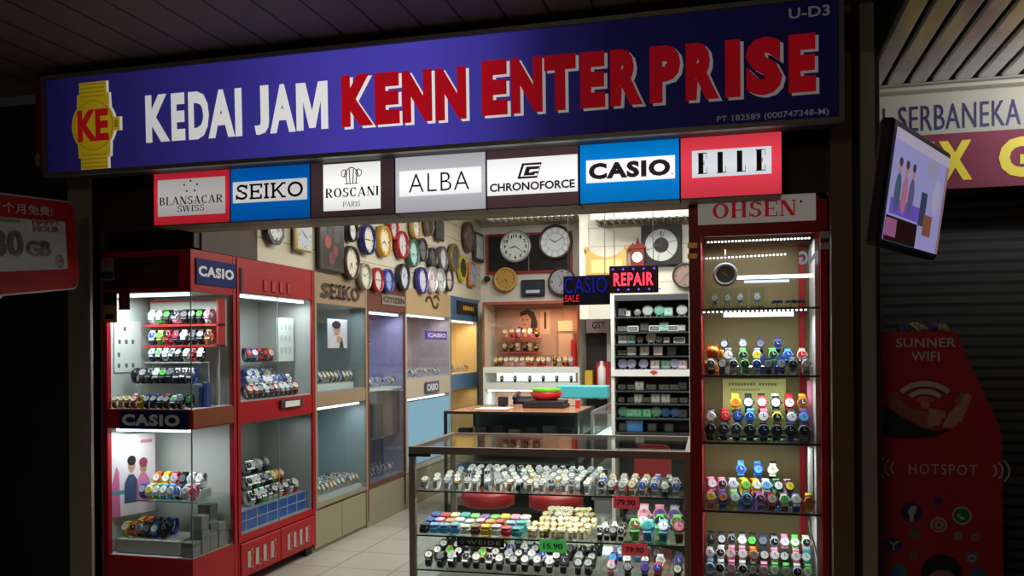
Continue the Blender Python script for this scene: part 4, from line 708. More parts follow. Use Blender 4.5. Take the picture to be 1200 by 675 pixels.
# ------------------------------------------------------------------ back wall: lit showcase, poster, doorway, table-clock shelf unit
FV = Fr('Y', 9.5, 0.); a0, a1 = FV.l(566, 430)[0], FV.l(679, 430)[0]; VW = a1-a0; FV = Fr('Y', 9.5, a0)
zt = FV.l(622, 353)[1]; zm = FV.l(622, 430)[1]; zw1, zw0 = FV.l(622, 437)[1], FV.l(622, 449)[1]; zk = FV.l(622, 456)[1]
t_ = FV.thing('display_showcase', 'rose-lit wall showcase with woman poster on the back wall', 'showcase')
rose = mat((226, 176, 150), .5); wood = mat((150, 74, 52), .45)
m = MB(); m.box(0, .02, 0, .48, .0, zt, wht); m.box(VW-.02, VW, 0, .48, 0, zt, wht); m.box(0, VW, .46, .48, 0, zt, rose); m.box(0, VW, 0, .46, zt-.02, zt, wood); m.box(0.02, VW-.02, 0, .46, zw1, zm, wht); m.box(.02, VW-.02, 0, .46, zk-.01, zw0, wht); m.box(.02, VW-.02, .02, .46, .0, .3, wht); m.build('carcass', t_)
m = MB(); m.box(.02, VW-.02, -.004, .012, zt-.03, zt, wood); m.box(0, .02, -.004, .004, zm, zt, wood); m.box(VW-.02, VW, -.004, .004, zm, zt, wood); m.build('frame', t_)
MB().rect(.02, VW-.02, zm, zt-.02, .006, GL).build('glass_door', t_); MB().rect(.02, VW-.02, .3, zk-.01, .006, GL).build('glass_door', t_)
MB().rect(.08, VW-.1, zw0+.01, zw1-.005, .3, led((236, 252, 246), 1.15)).build('lit_panel', t_); strip(t_, .05, VW-.05, .03, zk-.02, .007)
blamp(FV, VW*.62, .12, zt-.06, .6, .1, 4.5, (255, 190, 140)); blamp(FV, VW*.5, .2, zk-.03, 1., .1, 4.)
for z in (zm+.33, zm+.17): MB().box(.15, .62, .22, .4, z-.012, z, mat((186, 54, 76), .5)).build('rose_shelf', t_)
VSH = (zm, zm+.17, zm+.33)
fp = Fr('Y', 9.945, 0.); q = fp.r(582, 362, 660, 402); t = fp.thing('photo_poster', 'poster of a dark-haired woman at the back of the rose-lit showcase', 'poster', a=(q[0]+q[1])/2, z=q[2]); w = (q[1]-q[0])/2; h = q[3]-q[2]
MB().box(-w, w, 0, .01, -.15, h, mat((196, 160, 138), .5)).build('sheet', t); hb = mat((52, 30, 28), .5); ss = mat((208, 158, 134), .5)
m = MB(); m.poly([(-w*.55, -.1), (w*.15, -.1), (w*.2, h*.2), (0, h*.36), (-w*.3, h*.36), (-w*.5, h*.15)], -.001, mat((204, 150, 128), .5)); m.disc(-w*.13, h*.66, w*.19, h*.24, -.003, ss, 18); m.poly([(-w*.28, h*.9), (-w*.05, h*1.0), (w*.14, h*.9), (w*.24, h*.6), (w*.22, h*.25), (w*.02, h*.3), (w*.05, h*.7), (-w*.05, h*.85), (-w*.28, h*.78)][::-1], -.0035, hb); m.poly([(-w*.44, h*.05), (-w*.28, h*.15), (-w*.2, h*.45), (-w*.34, h*.5), (-w*.42, h*.3)], -.003, hb)
for dx in (-.2, -.07): m.disc(w*dx, h*.68, w*.035, h*.02, -.004, hb, 8)
m.disc(-w*.14, h*.54, w*.05, h*.02, -.004, mat((170, 70, 70), .5), 8); m.rect(w*.32, w*.62, h*.25, h*.95, -.002, mat((222, 190, 160), .5)); m.rect(w*.44, w*.5, h*.4, h*.9, -.003, hb); m.build('printed_figure', t)
fp = Fr('Y', 9.8, 0.); q = fp.r(654, 376, 671, 388); m = MB(); m.box(q[0], q[1], 0, .02, q[2], q[3], mat((236, 196, 150), .5, emit=.15)); m.box(q[0], q[1], .02, .1, zm+.002, q[2]+.02, mat((220, 180, 150), .5)); m.solo('display_plaque', 'peach plaque on a stand at right in the rose-lit showcase', 'plaque', fr=fp)
q = fp.r(671, 398, 679, 414); MB().box(q[0], q[1]-.03, -.1, 0, zm+.002, q[3], mat((206, 30, 36), .5), .004).solo('red_box', 'bright red box at the right end of the rose-lit showcase', 'box', fr=fp)
# doorway beside it
fd = Fr('Y', 9.9, 0.); q = fd.r(681, 346, 716, 440); t = fd.thing('door_2', None, None, a=(q[0]+q[1])/2); t['kind'] = 'structure'; w = (q[1]-q[0])/2; h = q[3]; fw_ = .05
MB().box(-w, -w+fw_, 0, .1, 0, h, offwhite).box(w-fw_, w, 0, .1, 0, h, offwhite).box(-w, w, 0, .1, h-.07, h, offwhite).build('door_frame', t); MB().box(-w+fw_, w-fw_, .06, .09, 0, h-.07, mat((44, 34, 32), .6)).build('door_panel', t)
q = fd.r(687, 369, 714, 390); m = MB(); m.box(q[0], q[1], -.01, 0, q[2], q[3], mat((222, 190, 196), .5)); m.text('GST', q[0]+.07, q[1]-.05, q[2]+.05, q[2]+.13, -.012, mat((70, 56, 66), .5), .015); m.solo('notice_sign', 'pink paper notice with three dark letters on the back doorway', 'notice', fr=fd)
fd2 = Fr('Y', 9.6, 0.); q = fd2.r(698, 424, 714, 449); MB().box(q[0], q[1], 0, .15, .93, q[3], mat((186, 30, 36), .5), .01).solo('red_carton', 'red carton behind the white bottle near the back doorway', 'carton', fr=fd2)
m = MB(); a = (q[0]+q[1])/2; m.lathe([(.045, .93), (.045, q[3]-.07), (.02, q[3]-.03), (.02, q[3]+.01), (.001, q[3]+.01)], mat((220, 214, 210), .4), c=(a, -.06, 0), n=14); m.solo('white_bottle', 'white plastic bottle in front of the red carton', 'bottle', fr=fd2)
q = fd2.r(686, 434, 695, 449); MB().box(q[0], q[1], -.05, .05, .93, q[3], mat((206, 160, 40), .5), .006).solo('yellow_packet', 'small yellow packet left of the white bottle', 'packet', fr=fd2)
# shelf unit full of table clocks
FU = Fr('Y', 7.3, 0.); a0, a1 = FU.l(716, 420)[0], FU.l(812, 420)[0]; UW = a1-a0; FU = Fr('Y', 7.3, a0); zt = FU.l(760, 345)[1]
t_ = FU.thing('shelf_unit', 'white-posted shelf unit crowded with small table clocks', 'shelf unit'); UD = .3
MB().box(0, .03, 0, UD, 0, zt, wht).box(UW-.03, UW, 0, UD, 0, zt, wht).box(.03, UW-.03, UD-.02, UD, 0, zt, mat((40, 46, 46), .5)).box(.03, UW-.03, 0, UD-.02, zt-.05, zt, mat((60, 60, 66), .4)).build('carcass', t_)
z0, z1 = FU.l(760, 441)[1], FU.l(760, 433)[1]; MB().box(.0, UW, -.012, .02, z0, z1, wht).build('middle_band', t_); m = MB(); m.prism([(UW*.53, z0+.012), (UW*.58, z0+.04), (UW*.53, z1-.004), (UW*.48, z0+.04)], -.016, -.012, mat((180, 60, 50), .5)); m.build('emblem', t_)
RY = [(371, [(722, 'd'), (735, 's'), (747, 'r'), (759, 'R'), (772.5, 'G'), (783, 'g'), (799, 'R')]), (389, [(727, 'o'), (741.5, 'w'), (755, 'd'), (767, 'w'), (778, 'g'), (788.6, 'w'), (802, 's')]), (403, [(726, 'q'), (739, 'g'), (750, 'r'), (763, 'R'), (772, 'r'), (781, 's'), (796, 'w')]), (417, [(726, 'o'), (740, 'q'), (755, 'q'), (771, 'p'), (787, 'd')]), (433, [(726, 'v'), (740, 'v'), (754, 'v'), (767.5, 'p'), (780, 'g'), (790.5, 'v'), (803, 'p')]),
      (458, [(726, 'o'), (738, 'o'), (749, 'q'), (763, 'o'), (778, 'o'), (791, 'o'), (803, 'd')]), (473, [(725, 'o'), (737, 'o'), (748, 'q'), (757, 'o'), (768, 'q'), (780, 'q'), (791, 'o'), (803, 'o')]), (490, [(727, 'G'), (738, 'e'), (747, 'e'), (758, 'e'), (769, 'G'), (780, 'b'), (791, 'b'), (802, 'd')]), (507, [(728, 'd'), (743, 'B'), (764, 'd'), (784, 'd')])]
KIND = {'d': ('black square', (51, 56, 56), (81, 93, 90)), 's': ('small grey square', (142, 144, 142), (191, 191, 186)), 'r': ('small round grey', (117, 122, 120), (215, 215, 210)), 'R': ('round white-faced', (178, 183, 181), (245, 245, 245)), 'G': ('round green-faced', (117, 178, 156), (178, 234, 210)), 'g': ('grey-green square', (120, 164, 149), (166, 208, 191)), 'o': ('dark digital', (56, 64, 59), (125, 134, 117)), 'w': ('white-framed digital', (245, 245, 245), (93, 103, 103)), 'q': ('pale grey square', (191, 200, 198), (239, 245, 242)), 'p': ('pinkish white square', (245, 203, 210), (245, 245, 245)), 'v': ('lavender round', (191, 193, 234), (245, 245, 245)), 'e': ('green square', (81, 178, 134), (142, 234, 191)), 'b': ('blue-white round', (69, 110, 166), (245, 245, 245)), 'B': ('bright blue boxed', (81, 159, 239), (93, 171, 245))}
for i, (y, row) in enumerate(RY):
    zs = FU.l(760, y, .03)[1]
    MB().box(.03, UW-.03, .01, UD-.02, zs-.012, zs, mat((52, 60, 58), .4)).build('shelf', t_)
    for j, (x, k) in enumerate(row):
        nm, cb, cf = KIND[k]; a = FU.l(x, y, .06)[0]; a = max(.092, min(UW-.092, a)); r_ = {'R': .046, 'G': .045, 'r': .03, 's': .03, 'B': .075}.get(k, .042)
        t = FU.thing('table_clock', f'{nm} table clock, {ORD[j]} from left on {ORD[i]} shelf of clock unit', 'clock', 'table clocks on the shelf unit', a=a, b=.08, z=zs+.0015)
        if k in 'RGrvb':
            MB().lathe([(r_*.8, .02), (r_, .015), (r_, -.012), (r_*.86, -.016)], mat(cb, .35), c=(0, 0, r_+.006), axis='b', n=18).box(-r_*.6, -r_*.4, -.01, .02, 0, .02, mat(cb, .35)).box(r_*.4, r_*.6, -.01, .02, 0, .02, mat(cb, .35)).build('case', t)
            m = MB().disc(0, r_+.006, r_*.84, r_*.84, -.018, mat(cf, .4), 18); m.build('dial', t); MB().rect(-.002, .002, r_+.006, r_*1.6, -.019, blk).rect(0, r_*.4, r_+.004, r_+.008, -.019, blk).build('hands', t)
        else:
            h = r_*(1.3 if k in 'ow' else 1.9); w = r_*(1.15 if k in 'ow' else .95)
            if k == 'B': w, h = .075, .1
            MB().box(-w, w, -.015, .025, 0, h, mat(cb, .4), .006).build('case', t); m = MB().rect(-w*.8, w*.8, h*.2, h*.85, -.0165, mat(cf, .4)); m.build('dial', t)
            if k in 'ow': MB().text('12:0'+str(j % 10), -w*.6, w*.6, h*.35, h*.7, -.018, mat((30, 34, 30) if k == 'o' else (190, 196, 190), .4)).build('digits', t)
            elif k != 'B': MB().rect(-.002, .002, h*.5, h*.78, -.018, blk).rect(0, w*.4, h*.48, h*.52, -.018, blk).build('hands', t)
lamp((-.75, 6.2, 2.98), .5, 30, (250, 252, 255), (0, .66, -.75), .15)  # unseen lamp added to brighten the fronts of the table clocks
# ------------------------------------------------------------------ wall clocks
def clock(fr, px, py, d, b, c, cf, style, lab, wpx=None, mark=(40, 36, 38), th=.045, group=None, hand=(4, 10)):
    a, z = fr.l(px, py, b); t = fr.thing('wall_clock', lab, 'clock', group, a=a, b=b, z=z); r_ = d/2; mc = mat(c, .35, .5 if max(c) > 150 and min(c) > 100 else 0); mf = mat(cf, .5)
    if style == 'round':
        MB().lathe([(r_*.84, -.0+th*.55), (r_*.88, th), (r_*.97, th*.9), (r_, th*.5), (r_, 0), (r_*.84, 0), (r_*.84, th*.55)], mc, axis='b', n=28).build('rim', t); MB().disc(0, 0, r_*.86, r_*.86, -th*.5, mf, 28).build('dial', t)
    elif style == 'octagon':
        o = [(r_*math.cos(PI/8+k*PI/4), r_*math.sin(PI/8+k*PI/4)) for k in range(8)]; MB().prism(o, -th*.7, 0, mc).build('rim', t); MB().poly([(x*.72, y*.72) for x, y in o], -th*.72, mf).build('dial', t)
    else:
        k = 1. if style == 'square' else .8; MB().box(-r_*k, r_*k, -th*.8, 0, -r_, r_, mc, .012).build('rim', t); MB().rect(-r_*k*.78, r_*k*.78, -r_*.78, r_*.78, -th*.82, mf).build('dial', t)
    fz_ = -th*.5-.003 if style == 'round' else -th*.84
    m = MB(); mk = mat(mark, .5)
    for k in range(12):
        an = k*PI/6; x, y = r_*.7*math.sin(an), r_*.7*math.cos(an); s_ = r_*(.026 if k % 3 else .045)
        if style == 'round' or style == 'octagon' or True:
            if style == 'octagon': x, y = x*.85, y*.85
            m.poly([(x-s_, y-s_*1.7), (x+s_, y-s_*1.7), (x+s_, y+s_*1.7), (x-s_, y+s_*1.7)], fz_, mk)
    m.build('hour_marks', t); m = MB()
    for hh, L_, w_ in ((hand[0], .4, .035), (hand[1], .58, .025)):
        an = hh*PI/6; x, y = math.sin(an), math.cos(an); m.poly([(-y*w_*r_, x*w_*r_), (y*w_*r_, -x*w_*r_), (x*L_*r_+y*w_*r_*.5, y*L_*r_-x*w_*r_*.5), (x*L_*r_-y*w_*r_*.5, y*L_*r_+x*w_*r_*.5)], fz_-.002, mk)
    m.build('hands', t); return t
WC = [(409, 271, 26, (40, 36, 38), (224, 226, 230), 'dark-rimmed white wall clock, highest at the near end of the clock wall'), (428, 281, 36, (30, 40, 120), (222, 216, 200), 'large blue-rimmed wall clock left of the yellow one'), (447, 283, 37, (196, 150, 40), (230, 220, 190), 'yellow-rimmed wall clock between the blue and red ones'), (457.5, 268, 26, (176, 34, 40), (190, 196, 200), 'small red-rimmed wall clock at the top of the clock wall'), (468, 287, 33, (170, 30, 40), (206, 206, 216), 'large red-rimmed wall clock beside the green one'), (484, 267, 27, (196, 160, 90), (226, 230, 232), 'shiny gold-rimmed wall clock at the top of the clock wall'), (481, 297, 33, (60, 110, 84), (176, 214, 216), 'green-rimmed wall clock with pale aqua face'), (492, 293, 28, (60, 60, 58), (110, 112, 110), 'dark grey wall clock right of the green one'), (500, 265, 24, (110, 100, 86), (64, 60, 58), 'dim bronze wall clock at the top next to the square one'), (504, 302, 24, (66, 62, 58), (96, 94, 92), 'small dark wall clock above the white-rimmed ones'), (516, 303, 29, (84, 84, 90), (196, 196, 206), 'grey-rimmed wall clock with pale face in the third column from corner'), (408, 308, 40, (66, 44, 36), (214, 210, 192), 'large brown wooden-rimmed wall clock low at the near end'), (424, 324, 32, (150, 146, 130), (206, 210, 186), 'silver-rimmed wall clock hanging lowest at the near end'), (439, 328, 29, (160, 34, 40), (206, 196, 196), 'small red-rimmed wall clock in the bottom row'), (451.5, 329, 28, (44, 62, 150), (140, 160, 206), 'small blue-rimmed wall clock in the bottom row'), (470, 325, 32, (40, 40, 44), (190, 200, 212), 'black-rimmed wall clock in the bottom row'), (491.5, 329, 32, (58, 50, 140), (206, 206, 222), 'violet-rimmed wall clock in the bottom row'), (503, 328, 31, (206, 200, 206), (216, 200, 206), 'white-rimmed wall clock with pinkish face in the bottom row'), (513, 329, 29, (190, 196, 196), (196, 206, 206), 'pale silver wall clock second from last in bottom row'), (523, 328, 28, (54, 46, 40), (196, 190, 180), 'dark brown wall clock last in the bottom row'), (530, 302, 33, (120, 106, 60), (86, 88, 92), 'bronze-rimmed wall clock with dark face near the corner'), (547, 278, 36, (86, 60, 44), (120, 110, 116), 'large brown wall clock highest beside the back corner')]
for i, (x, y, h, c, cf, lab) in enumerate(WC):
    Yw = FL.l(x, y)[0]; d = h/1000*(-XL*ST+Yw*CT)
    clock(FL, x, y, d, -.012, c, cf, 'round', lab, group='wall clocks on the side wall', hand=((i*5+10) % 12, (i*7+2) % 12), th=.05)
for x, y, h, c, cf, sty, lab in ((513, 270, 25, (44, 42, 42), (80, 78, 76), 'square', 'black square wall clock at the top of the clock wall'), (559, 290, 34, (36, 38, 40), (196, 206, 206), 'square', 'black-framed square wall clock closest to the back corner'), (540, 314, 32, (186, 176, 36), (60, 50, 40), 'octagon', 'yellow eight-sided wall clock near the back corner'), (551, 322, 28, (186, 110, 50), (150, 170, 206), 'rect', 'orange-framed wall clock with blue face low near the corner'), (319, 268, 40, (26, 24, 26), (216, 222, 226), 'octagon', 'black eight-sided wall clock above the red showcase'), (352, 276, 38, (196, 180, 130), (196, 206, 220), 'square', 'cream square wall clock above the red showcase')):
    Yw = FL.l(x, y)[0]; d = h/1000*(-XL*ST+Yw*CT); clock(FL, x, y, d, -.012, c, cf, sty, lab, group='wall clocks on the side wall')
a0, a1, z0, z1 = FL.r(369, 256, 398, 318); z0 = FL.l(384, 318)[1]; z1 = FL.l(384, 258)[1]; t = FL.thing('framed_picture', 'dark framed picture with red dots above the beige showcase', 'picture', a=(a0+a1)/2, b=-.012, z=z0); w = (a1-a0)/2; h = z1-z0
MB().box(-w, w, -.03, 0, 0, h, mat((40, 38, 30), .4), .006).build('frame', t); MB().rect(-w*.85, w*.85, .04, h-.04, -.031, mat((20, 18, 22), .3)).build('picture_panel', t); m = MB()
for u, v, r_, c in ((-.4, .55, .05, (170, 50, 60)), (.2, .4, .045, (120, 30, 50)), (-.1, .25, .05, (110, 30, 50)), (.3, .7, .06, (60, 70, 60)), (-.2, .8, .06, (50, 56, 50))): m.disc(w*u, h*v, r_, r_, -.0325, mat(c, .5), 12)
m.build('printed_flowers', t)
# clocks on the back wall
FQ = Fr('Y', 9.98, 0.); q = FQ.r(571, 273, 671, 320); m = MB(); m.box(q[0], q[1], -.03, 0, q[2], q[3], mat((150, 34, 40), .4)); m.rect(q[0]+.025, q[1]-.025, q[2]+.025, q[3]-.025, -.031, mat((20, 20, 22), .3)); m.rect((q[0]+q[1])/2-.005, (q[0]+q[1])/2+.005, q[2]+.02, q[3]-.02, -.032, mat((120, 120, 120), .4)); m.solo('display_board', 'black display board with red edge behind two big white clocks', 'board', fr=FQ)
t = clock(FQ, 604.5, 289, .39, -.05, (176, 178, 178), (226, 234, 232), 'round', 'large silver-rimmed white wall clock with bold numerals on black board', hand=(8.5, 4.2))
bpy.data.objects.remove([c for c in t.children if c.name.startswith('hour_marks')][0]); m = MB()
for k in range(1, 13): an = k*PI/6; x, y = .13*math.sin(an), .13*math.cos(an); m.text(str(k), x-.013*len(str(k)), x+.013*len(str(k)), y-.02, y+.02, -.03, blk, .03)
m.build('numerals', t)
t = clock(FQ, 651, 284, .42, -.05, (60, 34, 32), (206, 216, 222), 'round', 'large dark brown wall clock with ring of white petals on black board', hand=(10, 2)); m = MB()
for k in range(12): an = k*PI/6; m.disc(.145*math.sin(an), .145*math.cos(an), .032, .032, -.0265, mat((240, 244, 246), .5), 14)
m.disc(0, 0, .1, .1, -.0268, mat((232, 240, 242), .5), 22); m.build('petals', t)
clock(FQ, 593, 327.5, .29, -.05, (196, 160, 90), (186, 146, 70), 'round', 'gold wall clock below the black board on the back wall', mark=(110, 70, 30), hand=(5, 8))
clock(FQ, 659, 330, .34, -.05, (76, 46, 46), (164, 166, 176), 'round', 'grey-faced wall clock with dark red rim half behind the message sign', hand=(7, 11))
q = FQ.r(612, 328, 639, 347); t = FQ.thing('digital_clock', 'dark square digital clock below the black board', 'clock', a=(q[0]+q[1])/2, z=q[2]); w = (q[1]-q[0])/2; h = q[3]-q[2]
MB().box(-w, w, -.05, 0, 0, h, mat((34, 42, 56), .4), .008).build('case', t); MB().rect(-w*.6, w*.6, h*.18, h*.36, -.052, mat((196, 210, 216), .4)).build('dial', t)
q = FQ.l(571, 327, -.05); t = FQ.thing('wall_speaker', 'small black round speaker in the back corner above the rose showcase', 'speaker', a=q[0], b=-.06, z=q[1]); MB().ball((0, 0, 0), .04, black).build('body', t); MB().tube([(0, 0, 0), (0, .06, 0)], .012, black).build('bracket', t)
# right part of the back wall: lit cream boarding, gilt frame, cuckoo-style clock, square ring clock
q = Fr('Y', 9.2).r(690, 263, 830, 340); fq = Fr('Y', 9.2, q[0]); w = q[1]-q[0]
MB().box(0, w, 0, .06, q[2]-.3, 3.05, texmat('groove', (190, 186, 172), (140, 134, 120), .2, .5, 2, .04)).box(-.1, 0, -.02, .1, q[2]-.3, 3.05, offwhite).struct('trim_6', 'cream boarded panel at the right of the back wall') .location = fq.loc
FR = Fr('Y', 9.18, 0.)
q = FR.r(688, 292, 735, 322); t = FR.thing('gilt_frame', 'cream and gold curved mirror frame leaning on the back right wall', 'frame', a=(q[0]+q[1])/2, b=-.05, z=q[2]); w = (q[1]-q[0])/2; h = q[3]-q[2]; gold = mat((176, 142, 70), .4)
MB().prism([(-w, 0), (w, 0), (w, h), (w*.7, h*.88), (w*.4, h*.72), (0, h*.66), (-w*.4, h*.72), (-w*.7, h*.88), (-w, h)], 0, .04, gold).build('frame', t); MB().rect(-w*.78, w*.78, h*.06, h*.58, -.002, mat((190, 172, 112), .5)).build('panel', t); MB().ball((-w, .02, h), .03, gold).build('finial', t); MB().ball((w, .02, h), .03, gold).build('finial', t)
q = FR.r(738, 279, 758, 315); t = FR.thing('pediment_clock', 'small red-brown wooden clock with pediment beside the square ring clock', 'clock', a=(q[0]+q[1])/2, b=-.06, z=q[2]); w = (q[1]-q[0])/2; h = q[3]-q[2]; rw_ = mat((104, 30, 22), .5, noise=.1, spec=.2)
MB().box(-w*.8, w*.8, -.04, .04, 0, h*.66, rw_).box(-w, w, -.05, .05, h*.62, h*.68, rw_).build('case', t); MB().prism([(-w, h*.68), (w, h*.68), (w*.5, h*.82), (w*.25, h*.74), (0, h), (-w*.25, h*.74), (-w*.5, h*.82)], -.04, .04, rw_).build('pediment', t); MB().disc(0, h*.35, w*.6, w*.6, -.042, mat((226, 220, 206), .5), 18).build('dial', t); MB().rect(-.004, .004, h*.35, h*.5, -.044, blk).build('hands', t)
q = FR.r(752, 265, 799, 311); t = FR.thing('wall_clock', 'black square wall clock with large white ring on the back right wall', 'clock', a=(q[0]+q[1])/2, b=-.06, z=(q[2]+q[3])/2); w = (q[1]-q[0])/2
MB().box(-w, w, 0, .05, -w, w, mat((30, 24, 22), .5, spec=.2), .006).build('case', t); m = MB(); m.arc(0, 0, w*.8, w*.8, 0, 2*PI, w*.42, w*.42, -.002, mat((160, 166, 162), .5, spec=.2), 32)
for k in range(6): an = k*PI/3+.3; m.poly([(w*.36*math.cos(an-.04), w*.36*math.sin(an-.04)), (w*.82*math.cos(an-.02), w*.82*math.sin(an-.02)), (w*.82*math.cos(an+.02), w*.82*math.sin(an+.02)), (w*.36*math.cos(an+.04), w*.36*math.sin(an+.04))], -.004, mat((60, 54, 50), .4))
m.build('dial', t); MB().rect(-.006, .006, -w*.1, w*.7, -.007, blk).rect(-w*.4, 0, -.006, .006, -.007, blk).build('hands', t)
clock(FR, 803, 323, .27, -.05, (40, 30, 30), (120, 96, 90), 'round', 'dark round wall clock partly behind the tall red showcase', hand=(2, 7))
# lettering signs with coloured lamps
FG_ = Fr('Y', 6.6, 0.)
q = FG_.r(660, 323, 714, 357); t = FG_.thing('message_sign', 'hanging black message sign with dim blue and red lettering', 'sign', a=(q[0]+q[1])/2, z=q[2]); w = (q[1]-q[0])/2; h = q[3]-q[2]
MB().box(-w, w, 0, .05, 0, h, mat((9, 8, 14), .6, spec=.05), .004).build('case', t); MB().text('CASIO', -w*.95, w*.9, h*.4, h*.94, -.004, led((44, 40, 210), .5), -.005, 1.1).build('blue_lettering', t); MB().text('SALE', -w*.93, -w*.3, h*.1, h*.34, -.004, led((220, 40, 50), .9), .01).build('red_lettering', t)
m = MB(); [m.tube([(s_*w*.8, .025, h), (s_*w*.8, .025, 3.06-q[2])], .003, steel, 6) for s_ in (-1, 1)]; m.build('hanging_wires', t)
FG_ = Fr('Y', 6.5, 0.); q = FG_.r(714, 311, 771, 343); t = FG_.thing('neon_sign', 'hanging sign glowing with large red letters and blue dots', 'sign', a=(q[0]+q[1])/2, z=q[2]); w = (q[1]-q[0])/2; h = q[3]-q[2]
MB().box(-w, w, 0, .05, 0, h, mat((26, 8, 14), .6, spec=.05), .004).build('case', t); MB().text('REPAIR', -w*.82, w*.82, h*.26, h*.74, -.004, led((255, 60, 80), 2.2), .03, 1.12).build('red_lettering', t); m = MB(); g_ = MB()
for k in range(5): u = -w*.85+k*w*.425; g_.disc(u, h*.87, .008, .008, -.004, led((90, 80, 255), 2.), 8); g_.disc(u+.04, h*.12, .008, .008, -.004, led((90, 80, 255), 2.), 8)
g_.build('blue_dots', t); [m.tube([(s_*w*.8, .025, h), (s_*w*.8, .025, 3.06-q[2])], .003, steel, 6) for s_ in (-1, 1)]; m.build('hanging_wires', t)
# ceiling light troughs with louvres
for i, (x0, x1, y0, y1, Y, lab) in enumerate(((565, 676, 256, 263, 9.3, 'louvred ceiling light trough above the two big white clocks'), (692, 815, 250, 261, 8.75, 'louvred ceiling light trough at right above the square ring clock'))):
    f_ = Fr('Y', Y, 0.); q = f_.r(x0, y0, x1, y1); t = f_.thing('ceiling_light', lab, 'ceiling light', a=(q[0]+q[1])/2, z=(2.985, 2.83)[i]); w = (q[1]-q[0])/2
    MB().box(-w, w, 0, .01, 0, .07, grey).box(-w, w, .4, .41, 0, .07, grey).box(-w, w, .0, .41, .068, .075, grey).build('housing', t); MB().box(-w+.02, w-.02, .12, .15, .035, .06, led((255, 250, 235), (2., 1.)[i])).box(-w+.02, w-.02, .27, .3, .035, .06, led((255, 250, 235), (2., 1.)[i])).build('tube', t)
    if i: m = MB(); [m.tube([(u, .2, .07), (u, .2, .23)], .008, grey) for u in (-w*.7, w*.7)]; m.build('hanging_rods', t)
    m = MB(); n = 14
    for k in range(n): u = -w+2*w*(k+.5)/n; m.box(u-.006, u+.006, .01, .4, .0, .034, mat((190, 188, 176), .35, .4))
    m.build('louvre', t)
# ------------------------------------------------------------------ wristwatches
PAL = {'black': (26, 26, 30), 'white': (228, 228, 224), 'silver': (176, 180, 186), 'red': (200, 36, 44), 'blue': (40, 72, 176), 'light-blue': (84, 166, 216), 'pink': (232, 140, 174), 'yellow': (228, 202, 44), 'green': (96, 200, 84), 'orange': (228, 120, 40), 'purple': (112, 72, 166), 'brown': (96, 60, 38), 'navy': (28, 36, 78), 'cream': (224, 212, 176), 'teal': (44, 154, 152), 'gold': (200, 164, 90), 'grey': (110, 114, 118)}
def pm(n): return mat(PAL[n], .3 if n in ('silver', 'gold') else .4, .45 if n in ('silver', 'gold') else 0)
_wm = {}
def strap_mesh(c, mb=None, off=(0, 0, 0), s=1.):
    m = mb or MB(); n = 16; vs = []; fs = []
    for k in range(n):
        t = 2*PI*k/n; cy, cz = -math.cos(t), math.sin(t); w = .0125 if cy < 0 else .010
        for r_, x in ((1, -w), (1, w), (.86, w), (.86, -w)): vs.append((off[0]+x*s, off[1]+.027*r_*cy*s, off[2]+.038*r_*cz*s))
    for k in range(n):
        b = 4*k; c2 = 4*((k+1) % n)
        for j in range(4): fs.append((b+j, b+(j+1) % 4, c2+(j+1) % 4, c2+j))
    m.add(vs, fs, pm(c), True); return m
def head_mesh(cc, dc, part=0, big=False):
    m = MB(); r_ = .0225 if big else .0195
    if part in (0, 1):
        m.lathe([(r_*.86, 0), (r_, .003), (r_, .009), (r_*.84, .0115)], pm(cc), c=(0, -.022, 0), axis='b', n=14)
        m.box(r_-.001, r_+.004, -.03, -.025, -.003, .003, pm(cc)); m.box(-.012, .012, -.03, -.02, r_*.6, r_+.006, pm(cc)); m.box(-.012, .012, -.03, -.02, -r_-.006, -r_*.6, pm(cc))
    if part in (0, 2):
        m.disc(0, 0, r_*.8, r_*.8, -.0338, mat(PAL[dc], .6, spec=.15), 14); h = blk if sum(PAL[dc]) > 330 else wht
        m.rect(-.0012, .0012, 0, r_*.62, -.0342, h); m.rect(0, r_*.45, -.0012, .0012, -.0342, h)
    return m
def meshes(sc, cc, dc, part, big):
    k = (sc, cc, dc, part, big)
    if k not in _wm: _wm[k] = (strap_mesh(sc) if cc is None else head_mesh(cc, dc, part, big)).mesh('watch')
    return _wm[k]
def watch(fr, a, b, z, sc, cc, dc, label, group, s=1., tilt=20, rz=0, detail=False, big=False):
    p = fr.w(a, b, z); QUEUE.append((s/math.hypot(p[0], p[1], p[2]-HC), p, fr.rz, sc, cc, dc, label, group, s, tilt, rz, detail, big))
QUEUE = []
